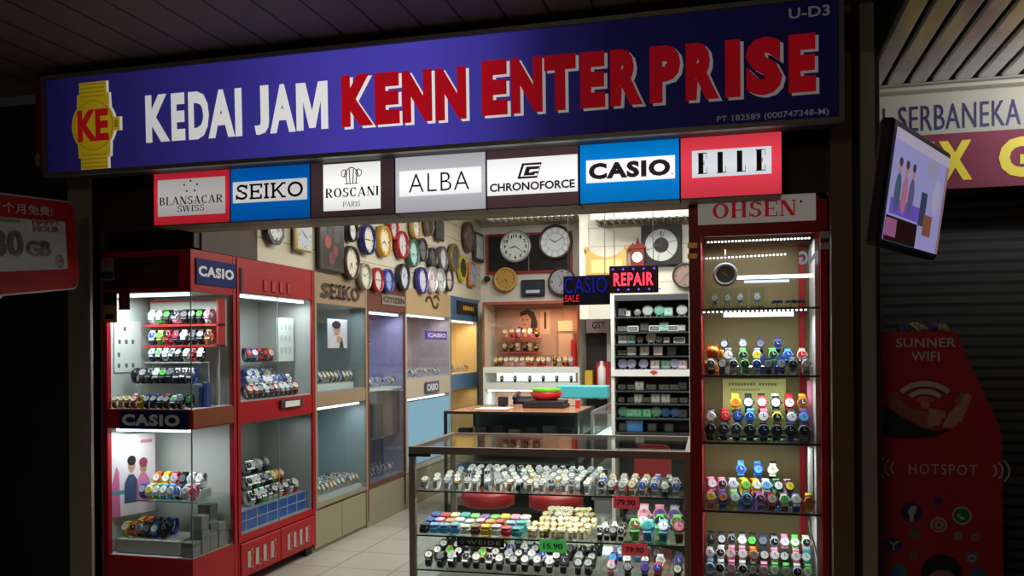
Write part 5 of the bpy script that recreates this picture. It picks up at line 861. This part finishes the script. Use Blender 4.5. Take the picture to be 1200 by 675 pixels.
def place_watches(most, stuff):   # the ones that show largest stand as single things, the rest go into one mass
    QUEUE.sort(key=lambda q: -q[0])
    for i, (_, p, frz, sc, cc, dc, label, group, s, tilt, rz, detail, big) in enumerate(QUEUE):
        t = math.radians(tilt); hh = math.sqrt((.038*math.cos(t))**2+(.026*math.sin(t))**2)*s+.0008
        if i < most:
            o = bpy.data.objects.new('wristwatch', meshes(sc, None, None, 0, False)); col.objects.link(o)
            o.location = (p[0], p[1], p[2]+hh); o.rotation_euler = (-t, 0, frz+math.radians(rz)); o.scale = (s, s, s); tag(o, label, 'watch', group)
            h = bpy.data.objects.new('case', meshes(sc, cc, dc, 1 if detail else 0, big)); col.objects.link(h); h.parent = o
            if detail: d = bpy.data.objects.new('dial', meshes(sc, cc, dc, 2, big)); col.objects.link(d); d.parent = h
        else:
            k = len(stuff.v); strap_mesh(sc, stuff, (0, 0, 0), s); h = head_mesh(cc, dc, 0, big); b0 = len(stuff.v)
            for f, mi in zip(h.f, h.mi): stuff.f.append(tuple(b0+q for q in f)); stuff.mi.append(stuff.slot(h.ms[mi])); stuff.sm.append(False)
            stuff.v += [(x*s, y*s, z_*s) for x, y, z_ in h.v]; ct, s_ = math.cos(t), math.sin(t); cz, sz = math.cos(frz+math.radians(rz)), math.sin(frz+math.radians(rz)); nv_ = []
            for x, y, z_ in stuff.v[k:]: y2, z2 = y*ct+z_*s_, -y*s_+z_*ct; nv_.append((p[0]+x*cz-y2*sz, p[1]+x*sz+y2*cz, p[2]+hh+z2))
            stuff.v[k:] = nv_
def pick(lst): return lst[random.randrange(len(lst))]
def row(fr, a0, a1, n, b, z, place, rname, cols, s=1., tilt=20, rz=0, jit=.0, detail=False, big=False, group=None):
    """cols: list of (strap, case, dial); used in order when as many as n, else drawn at random"""
    for i in range(n):
        u = (i+.5)/n; c = cols[i] if len(cols) == n else pick(cols)
        watch(fr, a0+(a1-a0)*u+random.uniform(-jit, jit), b+random.uniform(-jit, jit), z, c[0], c[1], c[2], f'{c[0]} watch, {c[2]} dial, {ORD[i]} from left, {rname}, {place}', group or 'wristwatches, '+place, s, tilt+random.uniform(-4, 4), rz+random.uniform(-8, 8), detail, big)
def step(fr, a0, a1, b0, b1, z0, z1, lab, m_=None):
    MB().box(a0, a1, b0, b1, z0+.001, z1, m_ or mat((196, 206, 204), .3), .002).solo('display_step', lab, 'display step', fr=fr)
sport = [('black', 'black', 'black'), ('black', 'black', 'silver'), ('black', 'grey', 'black'), ('black', 'silver', 'white'), ('black', 'black', 'green'), ('navy', 'navy', 'grey'), ('black', 'silver', 'black')]
mixed = sport+[('white', 'white', 'silver'), ('red', 'red', 'black'), ('blue', 'blue', 'white'), ('green', 'black', 'green'), ('silver', 'silver', 'white'), ('pink', 'pink', 'white'), ('black', 'gold', 'black')]
steelw = [('silver', 'silver', 'white'), ('silver', 'silver', 'black'), ('silver', 'silver', 'blue'), ('silver', 'gold', 'white'), ('black', 'silver', 'white')]
# corner showcase, upper tier
P = 'upper corner case'
def ca(px, py, b): return min(.545, FC.l(px, py, b)[0])
row(FC, ca(178, 370, .32), ca(268, 370, .32), 8, .308, RACK[0]+.001, P, 'upper rack row', [('white', 'white', 'silver'), ('green', 'silver', 'white'), ('black', 'black', 'green'), ('pink', 'silver', 'black'), ('black', 'black', 'grey'), ('black', 'black', 'silver'), ('black', 'black', 'green'), ('white', 'pink', 'silver')], 1.25, 25, 8)
row(FC, ca(178, 396, .32), ca(266, 396, .32), 8, .308, RACK[1]+.001, P, 'lower rack row', [('navy', 'white', 'blue'), ('green', 'gold', 'green'), ('red', 'red', 'black'), ('navy', 'navy', 'red'), ('black', 'white', 'white'), ('black', 'black', 'grey'), ('black', 'black', 'silver'), ('orange', 'orange', 'black')], 1.25, 25, 8)
row(FC, ca(176, 415, .28), .5, 8, STEPC[0][1], STEPC[0][0], P, 'taller step row', [('black', 'silver', 'silver'), ('black', 'silver', 'green'), ('silver', 'silver', 'white'), ('black', 'silver', 'grey'), ('black', 'black', 'white'), ('white', 'white', 'silver'), ('red', 'red', 'black'), ('black', 'silver', 'white')], 1.12, 35, 8)
row(FC, ca(158, 440, .2), .495, 9, STEPC[1][1], STEPC[1][0], P, 'lower step row', sport+[('black', 'silver', 'black'), ('blue', 'silver', 'black')], 1.3, 35, 8)
row(FC, ca(152, 462, .11), ca(240, 462, .11), 6, .122, zt0+.003, P, 'back floor row', [('white', 'white', 'blue'), ('blue', 'blue', 'black'), ('blue', 'navy', 'white'), ('red', 'orange', 'white'), ('teal', 'teal', 'white'), ('black', 'black', 'green')], 1.1, 15, 5)
row(FC, .045, .525, 11, .045, zt0+.003, P, 'front floor row', [('orange', 'gold', 'white'), ('cream', 'gold', 'white'), ('brown', 'gold', 'cream'), ('red', 'red', 'white'), ('yellow', 'yellow', 'black')]+[('black', 'black', 'silver')]*4+[('black', 'silver', 'green'), ('black', 'black', 'grey')], 1.08, 40, 8)
# corner showcase, lower tier
P = 'lower corner case'
step(FC, .17, .52, .2, .3, SH_C, SH_C+.05, 'white display step on the glass shelf of the lower corner showcase')
row(FC, .17, .52, 6, .25, SH_C+.051, P, 'raised shelf row', [('orange', 'orange', 'white'), ('yellow', 'yellow', 'white'), ('red', 'pink', 'silver'), ('black', 'black', 'grey'), ('white', 'white', 'silver'), ('silver', 'white', 'white')], 1.3, 20, 5, detail=True)
row(FC, .165, .55, 8, .13, SH_C+.001, P, 'front shelf row', [('blue', 'blue', 'silver'), ('yellow', 'white', 'yellow'), ('green', 'silver', 'white'), ('light-blue', 'silver', 'white'), ('light-blue', 'silver', 'silver'), ('navy', 'silver', 'blue'), ('white', 'silver', 'silver'), ('pink', 'pink', 'red')], 1.25, 20, 5, detail=True)
row(FC, .06, .36, 6, .11, TRAY_Z+.001, P, 'front block row', [('yellow', 'yellow', 'white'), ('orange', 'orange', 'black'), ('black', 'silver', 'grey'), ('black', 'black', 'grey'), ('blue', 'light-blue', 'white'), ('black', 'black', 'black')], 1.2, 25, 5, detail=True)
row(FC, .08, .34, 5, .22, TRAY_Z+.001, P, 'back block row', [('orange', 'yellow', 'black'), ('orange', 'orange', 'black'), ('navy', 'navy', 'black'), ('black', 'black', 'grey'), ('blue', 'navy', 'blue')], 1.3, 15, 5, detail=True)
# red showcase
P = 'upper red case'; zf = EL_U+.002
bl = [('blue', 'blue', 'white'), ('navy', 'silver', 'blue'), ('black', 'silver', 'white'), ('black', 'blue', 'black'), ('blue', 'silver', 'silver')]
def ea(px, b): return max(.115, min(.9, FE.l(px, 420, b)[0]))
row(FE, ea(285, .3), ea(318, .3), 5, .3, 1.421, P, 'top shelf row', [('navy', 'navy', 'red'), ('navy', 'blue', 'white'), ('red', 'red', 'black'), ('black', 'black', 'red'), ('red', 'orange', 'white')], 1.35, 20, -20)
row(FE, ea(285, .3), ea(340, .3), 7, .3, 1.281, P, 'second shelf row', bl+[('orange', 'gold', 'white'), ('black', 'silver', 'grey')], 1.3, 25, -20)
step(FE, .1, .9, .13, .19, zf, zf+.05, 'white display step at the bottom of the upper red showcase')
row(FE, ea(285, .16), ea(348, .16), 9, .158, zf+.052, P, 'raised floor row', bl+[('red', 'silver', 'white'), ('orange', 'orange', 'white')], 1.3, 30, -20)
row(FE, ea(285, .075), ea(345, .075), 10, .075, zf, P, 'front floor row', [('black', 'silver', 'white'), ('black', 'black', 'silver'), ('navy', 'silver', 'white'), ('black', 'red', 'white')], 1.3, 35, -20)
for i in range(5): MB().box(ea(285, .38)+.07*i-.06, ea(285, .38)+.07*i, .37, .41, 1.281, 1.345, mat((44, 92, 190), .4), .003).solo('watch_box', f'small bright blue box, {ORD[i]} from left on glass shelf of upper red showcase', 'box', 'blue boxes in the red showcase', fr=FE)
P = 'lower red case'; zf = LEDGE_E+.001
mix2 = [('white', 'silver', 'black'), ('black', 'silver', 'white'), ('green', 'silver', 'white'), ('grey', 'silver', 'black'), ('white', 'black', 'white'), ('red', 'black', 'white')]
step(FE, .05, .95, .17, .29, zf, zf+.07, 'lower grey step on the tiled ledge of the red showcase', mat((90, 94, 92), .5)); step(FE, .2, .9, .305, .4, EL_L+.002, zf+.15, 'taller grey step behind the tiled ledge of the red showcase', mat((80, 84, 82), .5))
row(FE, ea(286, .11), ea(345, .11), 9, .11, zf, P, 'front row', mix2[:2]+[('green', 'silver', 'white'), ('white', 'silver', 'black'), ('white', 'black', 'white'), ('white', 'silver', 'silver'), ('red', 'black', 'white'), ('white', 'silver', 'black'), ('red', 'silver', 'white')], 1.4, 40, -20)
row(FE, ea(285, .23), ea(357, .23), 9, .23, zf+.071, P, 'middle row', mix2[:4]+[('black', 'black', 'silver'), ('black', 'silver', 'grey'), ('green', 'yellow', 'white'), ('orange', 'orange', 'yellow'), ('red', 'orange', 'white')], 1.3, 35, -20)
row(FE, ea(285, .35), ea(330, .35), 6, .35, zf+.151, P, 'back row', mix2[:2]+[('black', 'silver', 'silver'), ('white', 'silver', 'white'), ('black', 'black', 'grey'), ('grey', 'silver', 'white')], 1.3, 30, -20)
# front counter
silv = [('white', 'silver', 'white'), ('silver', 'silver', 'white'), ('silver', 'silver', 'silver'), ('white', 'white', 'silver'), ('silver', 'silver', 'black'), ('black', 'silver', 'white'), ('white', 'silver', 'silver'), ('silver', 'gold', 'white')]
P = 'counter top shelf'
RW = ['front row', 'second row', 'third row', 'fourth row', 'fifth row']
for r_ in range(5): row(FK, .05+.03*r_, 1.02, 16, .075+.135*r_, KSH[0]+.001, P, RW[r_], silv, 1.05, 62, 0, .012)
row(FK, 1.05, 1.5, 8, .075, KSH[0]+.001, 'counter top shelf right end', 'front row', steelw, 1.15, 30); row(FK, 1.05, 1.5, 8, .2, KSH[0]+.001, 'counter top shelf right end', 'second row', steelw[:3]+[('black', 'black', 'grey'), ('red', 'silver', 'white')], 1.15, 35); row(FK, 1.02, 1.46, 7, .34, KSH[0]+.001, 'counter top shelf right end', 'third row', steelw, 1.1, 40)
P = 'counter middle shelf'
cub = [['black', 'light-blue', 'light-blue', 'light-blue', 'white', 'brown', 'yellow', 'silver', 'red', 'teal'], ['blue', 'pink', 'orange', 'white', 'white', 'pink', 'orange', 'red', 'light-blue', 'teal'], ['blue', 'red', 'cream', 'teal', 'green', 'purple', 'green', 'yellow', 'pink', 'white']]
for r_ in range(3):
    for i, c in enumerate(cub[r_]):
        a = .065+.06*i+.008*r_; b = .05+.08*r_; q = .054; z = KSH[1]+.001; ht = .055+.014*r_+random.uniform(0, .008)
        t = FK.thing('watch_box', f'{c} cube watch box, {ORD[i]} from left in {RW[r_]} of counter middle shelf', 'box', 'coloured watch boxes in the front counter', a=a, b=b+q/2, z=z); t.rotation_euler = (0, 0, FK.rz+random.uniform(-.15, .15))
        MB().box(-q/2, q/2, -q/2, q/2, 0, ht*.7, pm(c) if c != 'silver' else wht, .01).build('box_base', t); MB().box(-q/2, q/2, -q/2, q/2, ht*.72, ht, mat([min(255, int(v*.7+80)) for v in PAL[c]], .25), .008).build('lid', t)
for r_ in range(5): row(FK, .67+.012*r_, 1.04-.03*abs(r_-2), 10, .07+.085*r_, KSH[1]+.001+.012*r_, P, RW[r_]+' of the heap', [('cream', 'cream', 'white'), ('cream', 'silver', 'cream'), ('cream', 'gold', 'white'), ('white', 'cream', 'cream'), ('brown', 'gold', 'cream')], .95, 68, 0, .012, group='cream wristwatches heaped in the front counter')
row(FK, 1.05, 1.2, 4, .08, KSH[1]+.001, P, 'dark front row', [('black', 'black', 'silver'), ('black', 'silver', 'black'), ('black', 'black', 'black')], 1.1, 40); row(FK, 1.06, 1.26, 4, .2, KSH[1]+.001, P, 'dark back row', [('black', 'silver', 'white'), ('brown', 'brown', 'black')], 1.1, 40)
row(FK, 1.215, 1.525, 4, .1, KSH[1]+.001, P, 'bright front row', [('green', 'green', 'brown'), ('light-blue', 'light-blue', 'teal'), ('teal', 'light-blue', 'white'), ('brown', 'brown', 'pink')], 1.7, 45, detail=True); row(FK, 1.25, 1.52, 3, .25, KSH[1]+.001, P, 'bright middle row', [('pink', 'pink', 'white'), ('green', 'green', 'black'), ('green', 'green', 'brown')], 1.7, 35, detail=True); row(FK, 1.24, 1.5, 3, .4, KSH[1]+.001, P, 'bright back row', [('pink', 'white', 'pink'), ('pink', 'pink', 'purple'), ('purple', 'silver', 'purple')], 2., 25, detail=True)
P = 'counter bottom shelf'
dk = [('black', 'black', 'white'), ('black', 'silver', 'white'), ('black', 'black', 'silver'), ('black', 'black', 'black'), ('navy', 'silver', 'blue'), ('black', 'silver', 'silver'), ('black', 'black', 'white'), ('black', 'gold', 'green'), ('black', 'grey', 'white'), ('black', 'black', 'grey'), ('black', 'black', 'black'), ('black', 'silver', 'black')]
for r_ in range(4): row(FK, .06, 1.04, 14, .09+.14*r_, KSH[2]+.001, P, RW[r_], dk, 1.3, 45, 0, .012)
row(FK, 1.08, 1.52, 5, .07, KSH[2]+.001, 'counter bottom shelf right end', 'front row', [('pink', 'pink', 'white'), ('black', 'black', 'silver'), ('navy', 'blue', 'purple'), ('black', 'red', 'blue'), ('black', 'black', 'white')], 1.3, 35, 0, .01, True); row(FK, 1.08, 1.52, 5, .24, KSH[2]+.001, 'counter bottom shelf right end', 'second row', [('blue', 'blue', 'light-blue'), ('white', 'silver', 'white'), ('black', 'black', 'white'), ('white', 'white', 'silver'), ('purple', 'purple', 'blue')], 1.3, 35, 0, .01, True); row(FK, 1.1, 1.4, 3, .42, KSH[2]+.001, 'counter bottom shelf right end', 'third row', [('blue', 'light-blue', 'white'), ('light-blue', 'light-blue', 'silver'), ('black', 'black', 'grey')], 1.3, 30, 0, .01, True)
# tall showcase
clear = glass((228, 238, 242), .6); bluec = mat((40, 54, 150), .35)
def oa(px): return min(.548, FO.l(px, 450, .1)[0])
for i, x in enumerate((838, 853, 868, 888)):
    a = oa(x); z = OSH[0]+.001; t = FO.thing('clear_watch_box', f'clear watch box on top glass shelf of tall showcase, {ORD[i]} from left', 'box', 'clear watch boxes in the tall showcase', a=a, b=.14, z=z); q = .032
    MB().box(-q, q, -q, q, 0, .012, clear).build('box_base', t); MB().box(-q, q, -q, q, .013, .1, GS).build('lid', t)
    watch(FO, a, .14, z+.0155, 'silver', 'silver', 'white', f'silver watch inside clear box, {ORD[i]} from left in top bay of tall case', 'wristwatches in clear boxes', .8, 15, 0, True)
m = MB(); a0 = oa(905)
for i, x in enumerate((912, 928, 938)):
    m = MB(); a = oa(x); z = OSH[0]+.001; m.tube([(a-.018, .14, z+.03), (a-.012, .12, z+.034), (a+.012, .12, z+.034), (a+.018, .14, z+.03)], .008, black); m.box(a-.004, a+.004, .118, .15, z, z+.03, clear); m.solo('bracelet', f'black bracelet on a clear stand in top bay of tall case, {ORD[i]} from left', 'bracelet', 'black bracelets in the tall showcase', fr=FO)
# golden beckoning cat
a = max(.102, oa(830)); b = .13; z = OSH[1]+.001; gd = mat((222, 140, 40), .3, .25); t = FO.thing('cat_figurine', 'small golden beckoning cat figurine with raised paw in the tall showcase', 'figurine', a=a, b=b, z=z)
m = MB(); m.lathe([(.03, 0), (.034, .01), (.036, .035), (.028, .065), (.018, .078), (.02, .086), (.03, .1), (.031, .116), (.022, .132), (.001, .138)], gd, n=20)
for s_ in (-1, 1): m.add([(s_*.028, 0, .118), (s_*.008, -.006, .131), (s_*.008, .008, .131), (s_*.024, 0, .152)], [(0, 1, 3), (1, 2, 3), (2, 0, 3), (0, 2, 1)], gd); m.ball((s_*.018, -.03, .012), (.012, .014, .012), gd, 8, 6)
m.tube([(.03, -.006, .06), (.042, -.012, .085), (.042, -.018, .118)], [.011, .011, .013], gd); m.tube([(-.028, -.014, .066), (-.03, -.03, .05), (-.014, -.036, .044)], [.011, .011, .01], gd); m.build('body', t)
m = MB()
for s_ in (-1, 1): m.disc(s_*.011, .114, .004, .005, -.0315, blk, 8)
m.disc(0, .106, .003, .0025, -.0325, mat((180, 40, 40), .4), 6); m.build('face', t); MB().lathe([(.0215, .08), (.0235, .082), (.0235, .088), (.0215, .09)], mat((190, 30, 34), .4), n=18).box(-.012, .012, -.041, -.036, .03, .06, mat((120, 190, 70), .4), .003).build('collar', t)
P = 'second tall-case bay'; z = OSH[1]+.001
for i, (x, c) in enumerate(((850, (214, 214, 210)), (872, (220, 220, 214)), (893, (60, 76, 130)), (914, (50, 64, 140)))): step(FO, oa(x)-.018, oa(x)+.018, .24, .28, z, z+.1, f'{("white", "white", "blue", "dark blue")[i]} upright watch stand at back of second tall-case bay, {ORD[i]} from left', mat(c, .4))
row(FO, oa(839), oa(925), 4, .26, z+.101, P, 'top row', [('black', 'black', 'silver'), ('black', 'grey', 'silver'), ('navy', 'navy', 'grey'), ('navy', 'blue', 'black')], 1., 15, 0, 0, True)
step(FO, oa(842), .56, .15, .22, z, z+.04, 'clear display step in the second tall-case bay', clear)
row(FO, oa(845), oa(955), 6, .185, z+.041, P, 'middle row', [('silver', 'silver', 'white'), ('silver', 'green', 'black'), ('silver', 'silver', 'yellow'), ('green', 'green', 'black'), ('navy', 'light-blue', 'blue'), ('red', 'white', 'red')], 1.15, 15, 0, 0, True)
row(FO, oa(826), oa(960), 9, .07, z, P, 'front row', [('black', 'silver', 'black'), ('black', 'black', 'white'), ('silver', 'silver', 'black'), ('grey', 'green', 'black'), ('silver', 'silver', 'blue'), ('navy', 'navy', 'silver'), ('black', 'blue', 'white'), ('silver', 'grey', 'black'), ('grey', 'silver', 'white')], 1.1, 20, 0, 0, True)
P = 'third tall-case bay'; z = OSH[2]+.001
step(FO, .065, .55, .125, .18, z, z+.055, 'lower clear step in the third tall-case bay', clear); step(FO, .11, .55, .19, .25, z, z+.12, 'taller clear step in the third tall-case bay', clear)
row(FO, .065, oa(964)-.008, 8, .075, z, P, 'front row', [('black', 'black', 'black'), ('black', 'black', 'black'), ('black', 'grey', 'black'), ('black', 'black', 'black'), ('black', 'black', 'navy'), ('black', 'black', 'black'), ('purple', 'black', 'black'), ('black', 'grey', 'black')], 1.22, 22, 0, 0, True, True)
row(FO, .065, .55, 8, .155, z+.056, P, 'middle row', [('black', 'silver', 'white'), ('red', 'red', 'red'), ('navy', 'navy', 'blue'), ('light-blue', 'light-blue', 'blue'), ('pink', 'pink', 'white'), ('black', 'yellow', 'black'), ('black', 'silver', 'white'), ('blue', 'purple', 'light-blue')], 1.25, 15, 0, 0, True)
row(FO, oa(853), oa(956), 6, .22, z+.121, P, 'top row', [('yellow', 'yellow', 'orange'), ('black', 'black', 'white'), ('black', 'red', 'white'), ('white', 'black', 'white'), ('red', 'red', 'white'), ('yellow', 'orange', 'brown')], 1.3, 12, 0, 0, True)
P = 'fourth tall-case bay'; z = OSH[3]+.001
for i, x in enumerate((868, 888, 907)): step(FO, oa(x)-.026, oa(x)+.026, .24, .29, z, z+.115, f'blue watch stand at back of fourth tall-case bay, {ORD[i]} from left', bluec)
row(FO, oa(858), oa(917), 3, .265, z+.116, P, 'top row', [('light-blue', 'light-blue', 'blue'), ('light-blue', 'blue', 'light-blue'), ('black', 'white', 'cream')], 1.2, 15, 0, 0, True)
step(FO, .065, .47, .11, .18, z, z+.05, 'clear display step in the fourth tall-case bay', clear)
row(FO, .062, .47, 8, .145, z+.051, P, 'middle row', [('pink', 'pink', 'white'), ('pink', 'pink', 'black'), ('green', 'white', 'silver'), ('yellow', 'yellow', 'green'), ('orange', 'yellow', 'white'), ('white', 'white', 'light-blue'), ('green', 'black', 'white'), ('pink', 'black', 'yellow')], 1.2, 25, 15, 0, True)
row(FO, .062, .5, 8, .06, z, P, 'front row', [('orange', 'pink', 'yellow'), ('blue', 'blue', 'orange'), ('cream', 'green', 'white'), ('blue', 'light-blue', 'black'), ('purple', 'pink', 'black'), ('black', 'red', 'white'), ('black', 'white', 'green'), ('blue', 'silver', 'white')], 1.2, 30, 10, 0, True)
for i, (a, b, zz) in enumerate(((.49, .12, 0), (.49, .12, .062), (.535, .145, 0))): t = FO.thing('clear_watch_box', ('lower clear box stacked at right of fourth tall-case bay', 'upper clear box stacked at right of fourth tall-case bay', 'single clear box at far right of fourth tall-case bay')[i], 'box', a=a, b=b, z=z+zz); MB().box(-.024, .024, -.024, .024, 0, .01, clear).build('box_base', t); MB().box(-.024, .024, -.024, .024, .011, .06, GS).build('lid', t)
watch(FO, .532, .06, z, 'yellow', 'orange', 'gold', 'yellow wristwatch with orange case at far right of fourth tall-case bay', 'wristwatches, fourth tall-case bay', 1.2, 15, 0, True)
P = 'bottom tall-case bay'; z = OSH[4]+.001
step(FO, .065, .55, .11, .17, z, z+.05, 'lower clear step in the bottom tall-case bay', clear); step(FO, .065, .55, .19, .25, z, z+.1, 'taller clear step in the bottom tall-case bay', clear)
br = [('pink', 'pink', 'white'), ('green', 'green', 'white'), ('white', 'white', 'black'), ('black', 'white', 'white'), ('orange', 'orange', 'grey'), ('light-blue', 'white', 'light-blue'), ('black', 'black', 'white'), ('teal', 'teal', 'white'), ('black', 'grey', 'black')]
for r_, (b, dz, nm) in enumerate(((.06, 0, 'front row'), (.14, .051, 'middle row'), (.22, .101, 'back row'))): row(FO, .062, .552, 10, b, z+dz, P, nm, br if r_ < 2 else sport+br[:3], 1.15, 20, 0, 0, True)
# far, tiny watches in the wall showcases (the rest, past the few hundred nearest)
m = MB()
def far(fr, a0, a1, n, b, z, cols, s=1.1):
    for i in range(n):
        a = a0+(a1-a0)*(i+.5)/n+random.uniform(-.008, .008); c = pick(cols); k = len(m.v); zc = .04*s
        strap_mesh(c[0], m, (0, 0, 0), s); h = head_mesh(c[1], c[2]); b0 = len(m.v)
        for f, mi in zip(h.f, h.mi): m.f.append(tuple(b0+q for q in f)); m.mi.append(m.slot(h.ms[mi])); m.sm.append(False)
        m.v += [(x*s, y*s, z_*s) for x, y, z_ in h.v]
        t = math.radians(random.uniform(20, 40)); ct, s_ = math.cos(t), math.sin(t)
        m.v[k:] = [fr.w(a+x, b+y*ct+z_*s_, z+zc-y*s_+z_*ct) for x, y, z_ in m.v[k:]]
for b, dz in ((.14, .052), (.24, .052)): far(FSe, .06, .87, 12, b, SE_U+dz, steelw, 1.2)
for b in (.09, .17, .25): far(FSe, .06, .87, 12, b, SE_L+.032, steelw+[('silver', 'gold', 'gold')], 1.2)
far(FBr, .06, .8, 9, .12, BR_U+.002, steelw); far(FBr, .06, .8, 9, .24, BR_U+.002, steelw); far(FBr, .06, .8, 9, .12, BR_L+.004, steelw[:3]); far(FBr, .06, .8, 9, .24, BR_L+.004, steelw[:3]); far(FBr, .1, .7, 5, .3, 1.52, steelw)
far(FT, .06, 1.2, 12, .12, TA_U+.003, steelw+[('purple', 'silver', 'white'), ('pink', 'silver', 'white')]); far(FT, .06, 1.2, 12, .24, TA_U+.003, steelw+[('red', 'silver', 'white')]); far(FBl, .06, .95, 9, .12, BL_U+.003, steelw+[('brown', 'gold', 'white')]); far(FBl, .06, .95, 9, .24, BL_U+.003, steelw)
pks = [('pink', 'silver', 'white'), ('brown', 'gold', 'cream'), ('cream', 'gold', 'white'), ('red', 'gold', 'white'), ('black', 'gold', 'brown')]
for b, z, a0, a1, n in ((.1, VSH[0]+.002, .1, 1.05, 15), (.2, VSH[0]+.002, .62, 1.0, 7), (.3, VSH[1]+.002, .16, .62, 6), (.3, VSH[2]+.002, .16, .62, 6)): far(FV, a0, a1, n, b, z, pks, 1.5)
far(FV, .1, 1.1, 6, .15, zw0+.002, [('black', 'black', 'white')], 1.0)
place_watches(300, m); o = m.solo('wristwatches', 'small wristwatches filling the back rows and the far wall showcases', 'watches', kind='stuff')
# ------------------------------------------------------------------ light
w = bpy.data.worlds.new('night'); scene.world = w; w.use_nodes = True
w.node_tree.nodes['Background'].inputs[0].default_value = (.5, .52, .6, 1); w.node_tree.nodes['Background'].inputs[1].default_value = .012
lamp((-1.2, -1.2, 2.95), 1.2, 24, (255, 228, 198), (0, .75, -.66))          # unseen fill lamp added behind the viewer to brighten the shop front
lamp((1.75, 3.9, 2.58), .9, 7, (240, 248, 255), (-.35, -.1, .95), .06); lamp((1.75, 4.1, 2.6), .9, 5, (240, 248, 255), (-.3, .95, -.1), .06)
for y, p in ((4.9, 38), (6.6, 46), (8.4, 56)): lamp((-1.1, y, 3.04), 1.6, p, (255, 251, 242), sy=.5)
